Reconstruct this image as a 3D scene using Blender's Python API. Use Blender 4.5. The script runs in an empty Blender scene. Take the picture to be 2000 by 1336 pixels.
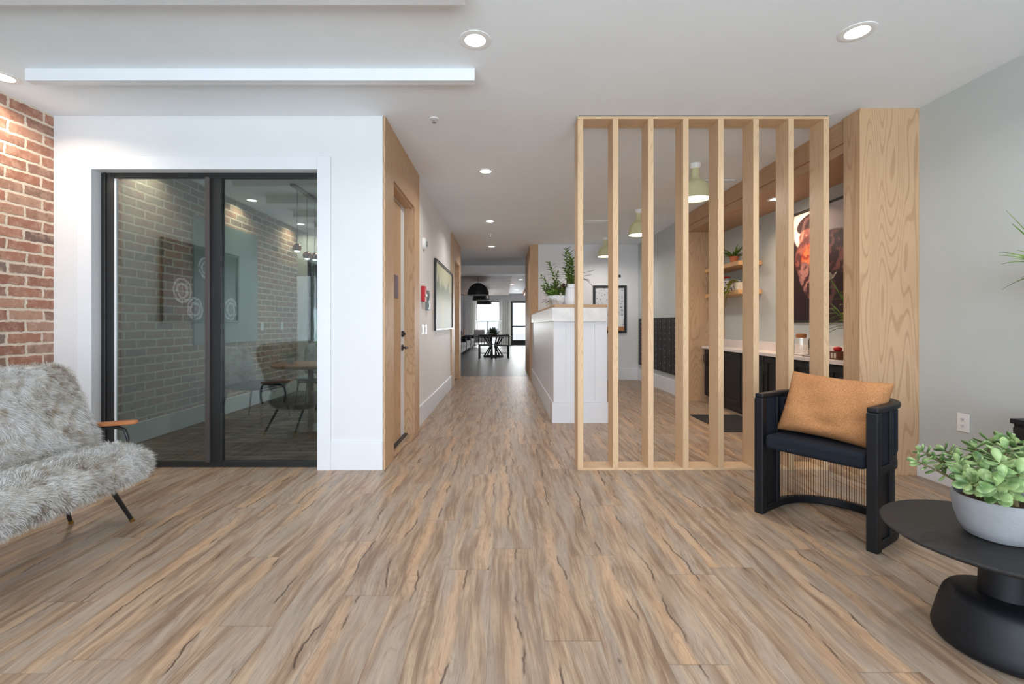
import bpy, math, random
import numpy as np
from mathutils import Vector, Matrix, Euler

S = bpy.context.scene
COL = S.collection
random.seed(7)
R = math.radians
PI = math.pi

def lin(r, g, b):
    f = lambda c: (c/255/12.92) if c/255 <= 0.04045 else ((c/255+0.055)/1.055)**2.4
    return (f(r), f(g), f(b), 1.0)

# ------------------------------------------------------------ camera
FPX, CX, CY, CAMH = 900.0, 985.0, 633.0, 1.15
cd = bpy.data.cameras.new('camera'); cam = bpy.data.objects.new('camera', cd); COL.objects.link(cam)
cd.sensor_width = 36; cd.sensor_fit = 'HORIZONTAL'; cd.lens = FPX/2000*36
cd.shift_x = (1000-CX)/2000; cd.shift_y = (CY-668)/2000
cd.clip_start = 0.05; cd.clip_end = 200
cam.location = (0, 0, CAMH); cam.rotation_euler = (R(90), 0, 0)
S.camera = cam

# ------------------------------------------------------------ world, daylight, exposure
S.view_settings.view_transform = 'Standard'; S.view_settings.look = 'None'
S.view_settings.gamma = 1; S.view_settings.use_curve_mapping = False
S.view_settings.exposure = 0.04
W = bpy.data.worlds.new('sky'); S.world = W; W.use_nodes = True
bg = W.node_tree.nodes['Background']; bg.inputs[0].default_value = lin(235, 242, 255); bg.inputs[1].default_value = 1.6

def area(name, loc, rot, sx, sy, power, color=(1, 1, 1), shape='RECTANGLE', spread=180, cam_vis=False):
    l = bpy.data.lights.new(name, 'AREA'); l.shape = shape; l.size = sx; l.size_y = sy
    l.energy = power; l.color = color[:3]; l.spread = R(spread)
    o = bpy.data.objects.new(name, l); COL.objects.link(o); o.location = loc; o.rotation_euler = rot
    return o
# daylight entering by the windows of the front room behind the camera, the office window and the lounge windows
area('window_daylight', (-0.2, -2.95, 1.3), (R(117), 0, 0), 5.8, 2.2, 400, (0.79, 0.895, 1.0))
area('window_daylight', (-3.85, -1.3, 1.4), (0, R(-90), 0), 1.8, 1.7, 40, (0.92, 0.96, 1.0))
area('window_daylight', (-2.7, 8.1, 1.3), (R(-90), 0, 0), 1.3, 2.1, 30, (0.95, 0.98, 1.0))
area('window_daylight', (1.7, 25.6, 1.2), (R(-90), 0, 0), 8.0, 2.3, 1100, (0.95, 0.98, 1.0))

# ------------------------------------------------------------ mesh builder
class MB:
    def __init__(s): s.v = []; s.f = []; s.m = []; s.cur = 0
    def add(s, vs, fs):
        n = len(s.v); s.v += [tuple(p) for p in vs]
        s.f += [tuple(i+n for i in f) for f in fs]; s.m += [s.cur]*len(fs); return s
    def box(s, x0, x1, y0, y1, z0, z1, M=None):
        vs = [Vector(p) for p in ((x0,y0,z0),(x1,y0,z0),(x1,y1,z0),(x0,y1,z0),(x0,y0,z1),(x1,y0,z1),(x1,y1,z1),(x0,y1,z1))]
        if M is not None: vs = [M @ p for p in vs]
        return s.add(vs, [(0,3,2,1),(4,5,6,7),(0,1,5,4),(1,2,6,5),(2,3,7,6),(3,0,4,7)])
    def prism(s, pts, z0, z1, M=None):
        n = len(pts); vs = [Vector((x,y,z0)) for x,y in pts]+[Vector((x,y,z1)) for x,y in pts]
        if M is not None: vs = [M @ p for p in vs]
        return s.add(vs, [tuple(reversed(range(n))), tuple(range(n, 2*n))]+[(i,(i+1)%n,n+(i+1)%n,n+i) for i in range(n)])
    def lathe(s, prof, c=(0,0,0), seg=32, sx=1, sy=1, M=None, cap=True):
        n = len(prof); vs = []
        for i in range(seg):
            a = 2*PI*i/seg
            for r, z in prof:
                p = Vector((c[0]+r*math.cos(a)*sx, c[1]+r*math.sin(a)*sy, c[2]+z)); vs.append(M @ p if M is not None else p)
        fs = [(i*n+j, ((i+1)%seg)*n+j, ((i+1)%seg)*n+j+1, i*n+j+1) for i in range(seg) for j in range(n-1)]
        if cap:
            fs.append(tuple(reversed([i*n for i in range(seg)]))); fs.append(tuple(i*n+n-1 for i in range(seg)))
        return s.add(vs, fs)
    def tube(s, pts, r, seg=10, closed=False):
        pts = [Vector(p) for p in pts]; n = len(pts)
        rs = r if isinstance(r, (list, tuple)) else [r]*n
        up = None; vs = []
        for i, p in enumerate(pts):
            t = (pts[(i+1) % n if closed else min(i+1, n-1)]-pts[(i-1) % n if closed else max(i-1, 0)]).normalized()
            if up is None: up = Vector((0,0,1)) if abs(t.z) < 0.9 else Vector((1,0,0))
            a = t.cross(up)
            if a.length < 1e-4: a = t.orthogonal()
            a.normalize(); b = a.cross(t).normalized(); up = b
            for k in range(seg):
                w = 2*PI*k/seg; vs.append(p+(a*math.cos(w)+b*math.sin(w))*rs[i])
        fs = []
        m = n if closed else n-1
        for i in range(m):
            for k in range(seg):
                j = (i+1) % n; fs.append((i*seg+k, i*seg+(k+1)%seg, j*seg+(k+1)%seg, j*seg+k))
        if not closed:
            fs.append(tuple(reversed(range(seg)))); fs.append(tuple((n-1)*seg+k for k in range(seg)))
        return s.add(vs, fs)
    def sweep(s, path, w0, w1, z0, z1):
        """rectangular section swept along a flat path [(x,y)], w0..w1 offsets to the path's left normal"""
        n = len(path); vs = []
        for i in range(n):
            a = Vector(path[max(i-1,0)]); b = Vector(path[min(i+1,n-1)]); t = (b-a).normalized(); nn = Vector((-t.y, t.x)); p = Vector(path[i])
            for w, z in ((w0,z0),(w1,z0),(w1,z1),(w0,z1)): q = p+nn*w; vs.append((q.x,q.y,z))
        fs = [(i*4+k, i*4+(k+1)%4, (i+1)*4+(k+1)%4, (i+1)*4+k) for i in range(n-1) for k in range(4)]
        fs += [(3,2,1,0), ((n-1)*4,(n-1)*4+1,(n-1)*4+2,(n-1)*4+3)]
        return s.add(vs, fs)
    def ell(s, c, r, seg=16, rings=10, M=None, pw=1.0):
        sp = lambda v, p: math.copysign(abs(v)**p, v)
        vs = []; fs = []
        for i in range(rings+1):
            ph = -PI/2+PI*i/rings
            for j in range(seg):
                th = 2*PI*j/seg
                p = Vector((r[0]*sp(math.cos(ph),pw)*sp(math.cos(th),pw), r[1]*sp(math.cos(ph),pw)*sp(math.sin(th),pw), r[2]*sp(math.sin(ph),pw)))
                if M is not None: p = M @ p
                vs.append(p+Vector(c))
        for i in range(rings):
            for j in range(seg): fs.append((i*seg+j, i*seg+(j+1)%seg, (i+1)*seg+(j+1)%seg, (i+1)*seg+j))
        return s.add(vs, fs)
    def leaf(s, p, d, up, L, w, bend=0.25, thick=0.0, n=4, tip=0.6):
        """a pointed or rounded leaf blade from p along d"""
        p = Vector(p); d = Vector(d).normalized(); up = Vector(up); sd = d.cross(up)
        if sd.length < 1e-3: sd = d.orthogonal()
        sd.normalize(); up = sd.cross(d).normalized()
        vs = []; fs = []; hw = [math.sin(PI*min(1, (i/n)**tip))*w/2 if 0 < i < n else w*0.06 for i in range(n+1)]
        for i in range(n+1):
            t = i/n; c = p+d*(L*t)-up*(bend*L*t*t)
            if thick:
                th = thick*math.sin(PI*max(0.06, min(0.94, t)))
                vs += [c-sd*hw[i], c+up*th, c+sd*hw[i], c-up*th]
            else: vs += [c-sd*hw[i]+up*w*0.12, c, c+sd*hw[i]+up*w*0.12]
        k = 4 if thick else 3
        for i in range(n):
            a = i*k; b = a+k
            if thick: fs += [(a+j, a+(j+1)%4, b+(j+1)%4, b+j) for j in range(4)]
            else: fs += [(a,a+1,b+1,b),(a+1,a+2,b+2,b+1)]
        return s.add(vs, fs)
    def build(s, name, mat, parent=None, bevel=0, smooth=None, seg=2, sub=0, loc=None):
        me = bpy.data.meshes.new(name); me.from_pydata(s.v, [], s.f)
        mats = mat if isinstance(mat, (list, tuple)) else [mat]
        for m in mats: me.materials.append(m)
        if len(mats) > 1: me.polygons.foreach_set('material_index', s.m)
        me.validate(); me.update()
        if smooth is not None:
            me.polygons.foreach_set('use_smooth', [True]*len(me.polygons)); me.set_sharp_from_angle(angle=R(smooth))
        o = bpy.data.objects.new(name, me); COL.objects.link(o)
        if parent is not None: o.parent = parent
        if loc is not None: o.location = loc
        if bevel:
            b = o.modifiers.new('bevel', 'BEVEL'); b.width = bevel; b.segments = seg; b.limit_method = 'ANGLE'; b.angle_limit = R(40)
        if sub:
            b = o.modifiers.new('subsurf', 'SUBSURF'); b.levels = sub; b.render_levels = sub
        return o

def tag(o, label=None, cat=None, group=None, kind=None):
    if label: o['label'] = label
    if cat: o['category'] = cat
    if group: o['group'] = group
    if kind: o['kind'] = kind
    return o
def thing(name, label, cat, loc=(0,0,0), rz=0, group=None):
    o = bpy.data.objects.new(name, None); COL.objects.link(o); o.location = loc; o.rotation_euler = (0,0,rz); o.empty_display_size = 0.1
    return tag(o, label, cat, group)
def struct(name, mb, mat, parent=None, **k):
    o = mb.build(name, mat, parent, **k)
    if parent is None: o['kind'] = 'structure'
    return o
def copy_tree(o, loc=None, rz=None, label=None, parent=None):
    c = o.copy(); COL.objects.link(c); c.parent = parent
    if loc is not None: c.location = loc
    if rz is not None: c.rotation_euler = (0,0,rz)
    if label: c['label'] = label
    for ch in list(o.children): copy_tree(ch, parent=c)
    return c
def B(x0,x1,y0,y1,z0,z1): return MB().box(x0,x1,y0,y1,z0,z1)

# ------------------------------------------------------------ node helper
class NT:
    def __init__(s, name):
        s.mat = bpy.data.materials.new(name); s.mat.use_nodes = True; s.t = s.mat.node_tree; s.n = s.t.nodes; s.l = s.t.links
        s.bsdf = s.n['Principled BSDF']; s.out = s.n['Material Output']
    def put(s, sock, v):
        if isinstance(v, bpy.types.NodeSocket): s.l.new(v, sock)
        elif v is not None: sock.default_value = v
    def m(s, op, a, b=None, c=None, clamp=False):
        n = s.n.new('ShaderNodeMath'); n.operation = op; n.use_clamp = clamp
        s.put(n.inputs[0], a); s.put(n.inputs[1], b); s.put(n.inputs[2], c); return n.outputs[0]
    def coord(s, kind='Object'): return s.n.new('ShaderNodeTexCoord').outputs[kind]
    def sep(s, v):
        n = s.n.new('ShaderNodeSeparateXYZ'); s.put(n.inputs[0], v); return n.outputs
    def comb(s, x=0, y=0, z=0):
        n = s.n.new('ShaderNodeCombineXYZ'); s.put(n.inputs[0], x); s.put(n.inputs[1], y); s.put(n.inputs[2], z); return n.outputs[0]
    def noise(s, v, scale=5, detail=2, rough=0.5, dist=0, col=False):
        n = s.n.new('ShaderNodeTexNoise'); s.put(n.inputs['Vector'], v); s.put(n.inputs['Scale'], scale); s.put(n.inputs['Detail'], detail)
        s.put(n.inputs['Roughness'], rough); s.put(n.inputs['Distortion'], dist); return n.outputs[1 if col else 0]
    def vor(s, v, scale=5, out='Distance'):
        n = s.n.new('ShaderNodeTexVoronoi'); s.put(n.inputs['Vector'], v); s.put(n.inputs['Scale'], scale); return n.outputs[out]
    def wn(s, v):
        n = s.n.new('ShaderNodeTexWhiteNoise'); n.noise_dimensions = '3D'; s.put(n.inputs['Vector'], v); return n.outputs
    def ramp(s, f, stops, interp='LINEAR'):
        n = s.n.new('ShaderNodeValToRGB'); s.put(n.inputs[0], f); e = n.color_ramp.elements; n.color_ramp.interpolation = interp
        while len(e) < len(stops): e.new(0.5)
        for i, (p, c) in enumerate(stops): e[i].position = p; e[i].color = c if isinstance(c, tuple) else (c,c,c,1)
        return n.outputs[0]
    def mix(s, f, a, b, mode='MIX'):
        n = s.n.new('ShaderNodeMix'); n.data_type = 'RGBA'; n.blend_type = mode; s.put(n.inputs[0], f); s.put(n.inputs[6], a); s.put(n.inputs[7], b); return n.outputs[2]
    def rng(s, v, a, b, c=0, d=1, smooth=True):
        n = s.n.new('ShaderNodeMapRange'); s.put(n.inputs[0], v); n.inputs[1].default_value = a; n.inputs[2].default_value = b
        n.inputs[3].default_value = c; n.inputs[4].default_value = d
        if smooth: n.interpolation_type = 'SMOOTHSTEP'
        return n.outputs[0]
    def vm(s, op, a, b):
        n = s.n.new('ShaderNodeVectorMath'); n.operation = op; s.put(n.inputs[0], a); s.put(n.inputs[1], b); return n.outputs[0]
    def ellm(s, u, v, cu, cv, ru, rv, rot=0, soft=0.15):
        du = s.m('SUBTRACT', u, cu); dv = s.m('SUBTRACT', v, cv); c, t = math.cos(rot), math.sin(rot)
        a = s.m('DIVIDE', s.m('ADD', s.m('MULTIPLY', du, c), s.m('MULTIPLY', dv, t)), ru)
        b = s.m('DIVIDE', s.m('SUBTRACT', s.m('MULTIPLY', dv, c), s.m('MULTIPLY', du, t)), rv)
        d = s.m('SQRT', s.m('ADD', s.m('MULTIPLY', a, a), s.m('MULTIPLY', b, b)))
        return s.rng(d, 1-soft, 1, 1, 0), d
    def bump(s, h, st=0.3, dist=0.01):
        n = s.n.new('ShaderNodeBump'); s.put(n.inputs['Height'], h); n.inputs['Strength'].default_value = st; n.inputs['Distance'].default_value = dist
        s.l.new(n.outputs[0], s.bsdf.inputs['Normal'])
    def fin(s, col=None, rough=0.5, metal=0, spec=0.5, **k):
        s.put(s.bsdf.inputs['Base Color'], col); s.put(s.bsdf.inputs['Roughness'], rough); s.put(s.bsdf.inputs['Metallic'], metal)
        s.put(s.bsdf.inputs['Specular IOR Level'], spec)
        for a, b in k.items(): s.put(s.bsdf.inputs[a], b)
        return s.mat

def paint(name, c, rough=0.6, var=0.03, scale=3.0, bump=0.0, metal=0, spec=0.4, bs=60):
    t = NT(name); p = t.coord(); n = t.noise(p, scale, 3)
    col = t.mix(t.rng(n, 0.3, 0.7, 0, 1), tuple(x*(1-var) for x in c[:3])+(1,), tuple(min(1, x*(1+var)) for x in c[:3])+(1,))
    if bump: t.bump(t.noise(p, bs, 3), bump, 0.004)
    return t.fin(col, rough, metal, spec)
def emit(name, c, st):
    t = NT(name); n = t.n.new('ShaderNodeEmission'); n.inputs[0].default_value = c; n.inputs[1].default_value = st
    t.l.new(n.outputs[0], t.out.inputs[0]); return t.mat
def oak(name, axis='Z', base=(202,167,132), dark=(168,130,97), seed=0.0, amt=1.0, dens=1.0):
    """sawn oak or ash veneer: long cathedral figure from contour lines of stretched noise"""
    t = NT(name); x, y, z = t.sep(t.coord())[:3]
    oi = t.n.new('ShaderNodeObjectInfo').outputs['Random']
    off = t.m('ADD', t.m('MULTIPLY', oi, 19.0), seed)
    if axis == 'Z': a, b, l = x, y, z
    elif axis == 'Y': a, b, l = x, z, y
    else: a, b, l = y, z, x
    P = t.comb(t.m('ADD', t.m('MULTIPLY', a, 5*dens), off), t.m('MULTIPLY', b, 5*dens), t.m('MULTIPLY', l, 0.5))
    n1 = t.noise(P, 1.0, 1.2, 0.35)
    ring = t.m('SINE', t.m('MULTIPLY', n1, 210.0))
    line = t.rng(ring, 0.45, 1.0, 0, 1)
    fine = t.noise(t.comb(t.m('MULTIPLY', a, 260), t.m('MULTIPLY', b, 260), t.m('ADD', t.m('MULTIPLY', l, 5), off)), 1.0, 2, 0.6)
    wide = t.noise(t.comb(t.m('MULTIPLY', a, 3), t.m('MULTIPLY', b, 3), t.m('ADD', t.m('MULTIPLY', l, 0.5), off)), 1.0, 2)
    c = t.mix(t.m('MULTIPLY', line, 0.55*amt), lin(*base), lin(*dark))
    c = t.mix(t.rng(fine, 0.45, 0.75, 0, 0.35), c, lin(*dark))
    c = t.mix(t.rng(wide, 0.3, 0.7, 0, 0.18), c, lin(base[0]-20, base[1]-26, base[2]-32))
    t.bump(fine, 0.08, 0.002)
    return t.fin(c, 0.5, 0, 0.35)
# ------------------------------------------------------------ materials
def make_floor():
    t = NT('vinyl_plank'); x, y, z = t.sep(t.coord())[:3]
    W_, L_ = 0.205, 1.37
    xs = t.m('DIVIDE', t.m('ADD', x, 0.06), W_); row = t.m('FLOOR', xs); fx = t.m('FRACT', xs)
    rr = t.wn(t.comb(row, 3.3, 1.7))[0]
    ys = t.m('ADD', t.m('DIVIDE', y, L_), t.m('MULTIPLY', rr, 7.31)); colm = t.m('FLOOR', ys); fy = t.m('FRACT', ys)
    idc = t.wn(t.comb(row, colm, 5.1)); idv = idc[0]
    i3 = t.sep(idc[1])
    ox = t.m('MULTIPLY', i3[0], 31.0); oy = t.m('MULTIPLY', i3[1], 17.0)
    px = t.m('ADD', x, ox); py = t.m('ADD', y, oy)
    # slow wander of the grain
    wob = t.m('MULTIPLY', t.m('SUBTRACT', t.noise(t.comb(t.m('MULTIPLY', px, 1.5), t.m('MULTIPLY', py, 1.3), 0), 1.0, 2), 0.5), 0.12)
    gx = t.m('ADD', px, wob)
    fine = t.noise(t.comb(t.m('MULTIPLY', gx, 240), t.m('MULTIPLY', py, 9), 0), 1.0, 4, 0.65)
    mid = t.noise(t.comb(t.m('MULTIPLY', gx, 34), t.m('MULTIPLY', py, 2.2), 0), 1.0, 4, 0.6)
    wide = t.noise(t.comb(t.m('MULTIPLY', gx, 11), t.m('MULTIPLY', py, 1.1), 2), 1.0, 2, 0.5)
    # cathedral figure
    nf = t.noise(t.comb(t.m('MULTIPLY', gx, 9), t.m('MULTIPLY', py, 1.8), 7), 1.0, 2.5, 0.5)
    ring = t.rng(t.m('SINE', t.m('MULTIPLY', nf, 85)), 0.45, 1, 0, 1)
    ringm = t.rng(t.noise(t.comb(t.m('MULTIPLY', gx, 7), t.m('MULTIPLY', py, 1.2), 11), 1.0, 1), 0.47, 0.6, 0, 1)
    c = t.mix(t.rng(mid, 0.32, 0.68), lin(130, 104, 84), lin(184, 158, 132))
    c = t.mix(t.rng(wide, 0.42, 0.62, 0, 0.65), c, lin(168, 155, 142))
    # warm sapwood band along one edge of each plank, with a dark check along it
    bc = t.m('ADD', t.m('MULTIPLY', i3[2], 0.8), 0.1)
    bw = t.m('MULTIPLY', t.m('SUBTRACT', t.noise(t.comb(idv, t.m('MULTIPLY', py, 1.6), 3), 1.0, 3, 0.6), 0.5), 0.75)
    bd = t.m('SUBTRACT', t.m('SUBTRACT', fx, bc), bw)
    band = t.m('MULTIPLY', t.rng(t.m('ABSOLUTE', bd), 0.03, 0.20, 1, 0), t.rng(t.noise(t.comb(idv, t.m('MULTIPLY', py, 0.9), 9), 1.0, 1), 0.42, 0.56, 0.0, 1))
    c = t.mix(t.m('MULTIPLY', band, 0.62), c, lin(202, 164, 128))
    c = t.mix(t.m('MULTIPLY', t.m('MULTIPLY', ring, ringm), 0.26), c, lin(108, 84, 68))
    c = t.mix(t.rng(fine, 0.48, 0.74, 0, 0.55), c, lin(112, 90, 76))
    c = t.mix(t.rng(fine, 0.22, 0.45, 0.28, 0), c, lin(218, 202, 184))
    # checks
    ck = t.m('ADD', bd, t.m('MULTIPLY', t.m('SUBTRACT', t.noise(t.comb(t.m('MULTIPLY', px, 8), t.m('MULTIPLY', py, 9), 1), 1.0, 3, 0.7), 0.5), 0.16))
    ckm = t.rng(t.noise(t.comb(t.m('MULTIPLY', idv, 50), t.m('MULTIPLY', py, 3.4), 4), 1.0, 2), 0.49, 0.58, 0, 1)
    crack = t.m('MULTIPLY', t.rng(t.m('ABSOLUTE', t.m('SUBTRACT', ck, 0.13)), 0.004, 0.034, 1, 0), ckm)
    c = t.mix(t.m('MULTIPLY', crack, 0.85), c, lin(66, 46, 36))
    dk = t.rng(t.noise(t.comb(t.m('MULTIPLY', gx, 70), t.m('MULTIPLY', py, 3.5), 21), 1.0, 3, 0.6), 0.64, 0.74, 0, 0.5)
    c = t.mix(dk, c, lin(84, 64, 54))
    # knots
    kn = t.rng(t.vor(t.comb(t.m('MULTIPLY', px, 3.4), t.m('MULTIPLY', py, 1.5), 0), 1.0), 0.012, 0.035, 0.7, 0)
    c = t.mix(kn, c, lin(74, 54, 44))
    c = t.mix(t.m('MULTIPLY', t.m('SUBTRACT', idv, 0.5), 0.35), c, lin(120, 98, 82))
    ex = t.m('MINIMUM', fx, t.m('SUBTRACT', 1, fx)); ey = t.m('MINIMUM', fy, t.m('SUBTRACT', 1, fy))
    seam = t.m('MAXIMUM', t.rng(ex, 0.0, 0.008, 1, 0), t.rng(ey, 0.0, 0.0022, 1, 0))
    c = t.mix(t.m('MULTIPLY', seam, 0.45), c, lin(80, 62, 50))
    t.bump(t.m('SUBTRACT', t.m('MULTIPLY', fine, 0.5), seam), 0.15, 0.002)
    return t.fin(c, t.rng(fine, 0.2, 0.8, 0.34, 0.48), 0, 0.42)

def make_brick():
    t = NT('old_brick'); P = t.coord(); x, y, z = t.sep(P)[:3]
    CH, BL = 0.0847, 0.256
    w = t.noise(P, 22, 3, 0.6, col=True); ws = t.sep(w)
    yy = t.m('ADD', y, t.m('MULTIPLY', t.m('SUBTRACT', ws[0], 0.5), 0.030)); zz = t.m('ADD', z, t.m('MULTIPLY', t.m('SUBTRACT', ws[1], 0.5), 0.024))
    zs = t.m('DIVIDE', t.m('ADD', zz, 0.012), CH); row = t.m('FLOOR', zs); fz = t.m('FRACT', zs)
    hs = t.m('MULTIPLY', t.m('MODULO', t.m('ADD', row, 40), 2), 0.5)
    ys = t.m('ADD', t.m('DIVIDE', t.m('ADD', yy, 0.03), BL), t.m('ADD', hs, t.m('MULTIPLY', t.wn(t.comb(row, 9, 2))[0], 0.12))); cl = t.m('FLOOR', ys); fy = t.m('FRACT', ys)
    idc = t.wn(t.comb(row, cl, 1.0)); idv = idc[0]; i3 = t.sep(idc[1])
    ez = t.m('MULTIPLY', t.m('MINIMUM', fz, t.m('SUBTRACT', 1, fz)), CH); ey = t.m('MULTIPLY', t.m('MINIMUM', fy, t.m('SUBTRACT', 1, fy)), BL)
    e = t.m('MINIMUM', ez, ey); mask = t.rng(e, 0.006, 0.012, 0, 1)
    base = t.ramp(idv, [(0, lin(158,112,96)), (0.2, lin(178,128,108)), (0.4, lin(166,116,98)), (0.55, lin(146,116,102)), (0.7, lin(190,142,120)), (0.82, lin(160,140,126)), (0.93, lin(116,102,98)), (1, lin(172,114,94))])
    n1 = t.noise(P, 16, 4, 0.65); n2 = t.noise(t.vm('ADD', P, t.comb(idv, idv, idv)), 70, 3, 0.6)
    c = t.mix(t.rng(n1, 0.42, 0.66, 0, 0.6), base, lin(200, 166, 146))
    c = t.mix(t.rng(t.noise(P, 9, 3, 0.7), 0.55, 0.75, 0, 0.55), c, lin(98, 76, 72))
    c = t.mix(t.rng(n2, 0.5, 0.8, 0, 0.35), c, lin(112, 74, 60))
    mort = t.mix(t.rng(n2, 0.3, 0.7), lin(214, 196, 176), lin(228, 214, 198))
    col = t.mix(mask, mort, c)
    t.bump(t.m('ADD', mask, t.m('MULTIPLY', n2, 0.25)), 0.55, 0.008)
    return t.fin(col, 0.85, 0, 0.2)

def make_carpet():
    t = NT('office_carpet'); x, y, z = t.sep(t.coord())[:3]
    n = t.noise(t.comb(t.m('MULTIPLY', x, 2.2), t.m('MULTIPLY', y, 14), 0), 1.0, 4, 0.65)
    n2 = t.noise(t.coord(), 180, 2)
    ti = t.wn(t.comb(t.m('FLOOR', t.m('MULTIPLY', x, 2)), t.m('FLOOR', t.m('MULTIPLY', y, 2)), 0))[0]
    c = t.mix(t.rng(t.m('ADD', n, t.m('MULTIPLY', t.m('SUBTRACT', ti, 0.5), 0.1)), 0.45, 0.68), lin(24, 26, 34), lin(150, 148, 148))
    c = t.mix(t.m('MULTIPLY', n2, 0.3), c, lin(30, 30, 36)); t.bump(n2, 0.4, 0.004)
    return t.fin(c, 0.95, 0, 0.1)

def make_lounge_floor():
    t = NT('grey_plank'); x, y, z = t.sep(t.coord())[:3]
    r = t.wn(t.comb(t.m('FLOOR', t.m('DIVIDE', x, 0.2)), t.m('FLOOR', t.m('DIVIDE', y, 1.3)), 0))[0]
    n = t.noise(t.comb(t.m('MULTIPLY', x, 14), t.m('MULTIPLY', y, 1.6), r), 1.0, 3)
    return t.fin(t.mix(n, lin(58, 58, 60), lin(100, 97, 95)), 0.42, 0, 0.4)

def make_fur():
    t = NT('sheepskin'); P = t.coord()
    n = t.noise(P, 5, 3, 0.6); n2 = t.noise(P, 26, 2, 0.6)
    c = t.ramp(n, [(0.3, lin(162,148,132)), (0.45, lin(202,196,186)), (0.58, lin(220,220,218)), (0.72, lin(180,164,144))])
    c = t.mix(t.rng(n2, 0.35, 0.7, 0, 0.6), c, lin(228, 231, 233)); c = t.mix(t.rng(n2, 0.5, 0.3, 0, 0.4), c, lin(146, 132, 116))
    return t.fin(c, 0.75, 0, 0.2)

def make_glass(name='office_glass', tint=(0.50,0.58,0.56,1), k=0.085):
    t = NT(name); tr = t.n.new('ShaderNodeBsdfTransparent'); tr.inputs[0].default_value = tint
    gl = t.n.new('ShaderNodeBsdfGlossy'); gl.inputs['Roughness'].default_value = 0.0; gl.inputs[0].default_value = (1,1,1,1)
    lw = t.n.new('ShaderNodeFresnel'); lw.inputs[0].default_value = 1.5
    f = t.m('ADD', t.m('MULTIPLY', lw.outputs[0], 1.3 if k > 0 else 1.0), k, clamp=True)
    mx = t.n.new('ShaderNodeMixShader'); t.put(mx.inputs[0], f); t.l.new(tr.outputs[0], mx.inputs[1]); t.l.new(gl.outputs[0], mx.inputs[2]); t.l.new(mx.outputs[0], t.out.inputs[0])
    return t.mat

def make_weave(name, a, b, s=260):
    t = NT(name); P = t.coord(); n = t.noise(P, s, 2, 0.6); w = t.noise(t.comb(t.m('MULTIPLY', t.sep(P)[0], 60), t.m('MULTIPLY', t.sep(P)[1], 60), t.m('MULTIPLY', t.sep(P)[2], 420)), 1.0, 2)
    c = t.mix(t.rng(n, 0.3, 0.7), a, b); c = t.mix(t.rng(w, 0.45, 0.7, 0, 0.4), c, tuple(v*0.6 for v in a[:3])+(1,))
    t.bump(t.m('ADD', n, w), 0.5, 0.004); return t.fin(c, 0.9, 0, 0.15)

M = {}
M['floor'] = make_floor(); M['brick'] = make_brick(); M['carpet'] = make_carpet(); M['lfloor'] = make_lounge_floor()
M['fur'] = make_fur(); M['glass'] = make_glass(); M['clear'] = make_glass('window_glass', (0.97,0.98,0.98,1), 0.0)
M['ceil'] = paint('ceiling_paint', lin(240,245,250), 0.8, 0.01)
M['white'] = paint('white_wall_paint', lin(222,222,224), 0.6, 0.01)
M['trim'] = paint('white_trim_paint', lin(226,227,231), 0.35, 0.01)
M['grey'] = paint('grey_wall_paint', lin(194,199,198), 0.6, 0.015)
M['warm'] = paint('corridor_wall_paint', lin(232,227,223), 0.6, 0.01)
M['oak'] = oak('oak_veneer', 'Z'); M['oakpost'] = oak('ash_post', 'Z', (214,182,146), (188,152,114), 5, 0.9, 2.0)
M['oakx'] = oak('oak_board_cross', 'X', (214,182,146), (188,152,114), 9, 0.8); M['oaky'] = oak('oak_board_long', 'Y', (196,162,128), (164,128,96), 3)
M['warmoak'] = oak('shelf_oak', 'Y', (208,166,118), (176,132,88), 4)
M['black'] = paint('black_powder_coat', lin(30,30,31), 0.4, 0.05, metal=0.0, spec=0.5)
M['blackwood'] = oak('black_stained_wood', 'Z', (19,21,26), (10,11,14), 2, 0.7)
M['blacktop'] = oak('black_stained_top', 'X', (42,41,42), (26,25,26), 2, 0.8)
M['blackfab'] = paint('black_upholstery', lin(30,34,42), 0.85, 0.08, 200, bump=0.3, spec=0.2, bs=500)
M['pillow'] = make_weave('tan_weave', lin(200,146,100), lin(160,106,66))
M['plate'] = paint('white_plastic', lin(238,238,238), 0.35, 0.0)
M['red'] = paint('red_plastic', lin(190,30,40), 0.4, 0.02)
M['greyplas'] = paint('grey_plastic', lin(120,130,130), 0.4, 0.02)
M['brass'] = paint('brass', lin(190,160,90), 0.3, 0.02, metal=1)
M['copper'] = paint('copper', lin(190,110,80), 0.2, 0.02, metal=1)
M['steel'] = paint('steel', lin(190,190,190), 0.3, 0.02, metal=1)
M['lens'] = emit('lamp_lens', (1, 0.97, 0.93, 1), 7); M['bulb'] = emit('pendant_bulb', (1, 0.97, 0.92, 1), 4)
M['olive'] = paint('sage_shade_enamel', lin(212,208,166), 0.45, 0.02)
M['stone'] = paint('pale_concrete', lin(146,147,150), 0.75, 0.06, 14, bump=0.25, bs=120)
M['soil'] = paint('potting_soil', lin(70,52,42), 0.95, 0.3, 60, bump=0.8, bs=90)
M['cabinet'] = paint('black_cabinet', lin(26,26,28), 0.5, 0.04)
M['quartz'] = paint('white_quartz', lin(232,222,218), 0.25, 0.03, 6)
M['marble'] = paint('white_marble', lin(226,224,222), 0.3, 0.08, 9)
M['mat'] = paint('dark_floor_mat', lin(44,42,42), 0.95, 0.1, 80, bump=0.3, bs=300)
M['terracotta'] = paint('terracotta', lin(190,108,74), 0.7, 0.05)
M['ceramic'] = paint('white_ceramic', lin(234,236,240), 0.35, 0.01)
M['stem'] = paint('plant_stem', lin(112,104,70), 0.7, 0.1, 40)
M['twig'] = paint('brown_twig', lin(96,72,60), 0.8, 0.1, 40)
M['gold'] = paint('mustard_pot', lin(214,170,96), 0.45, 0.03)
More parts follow.
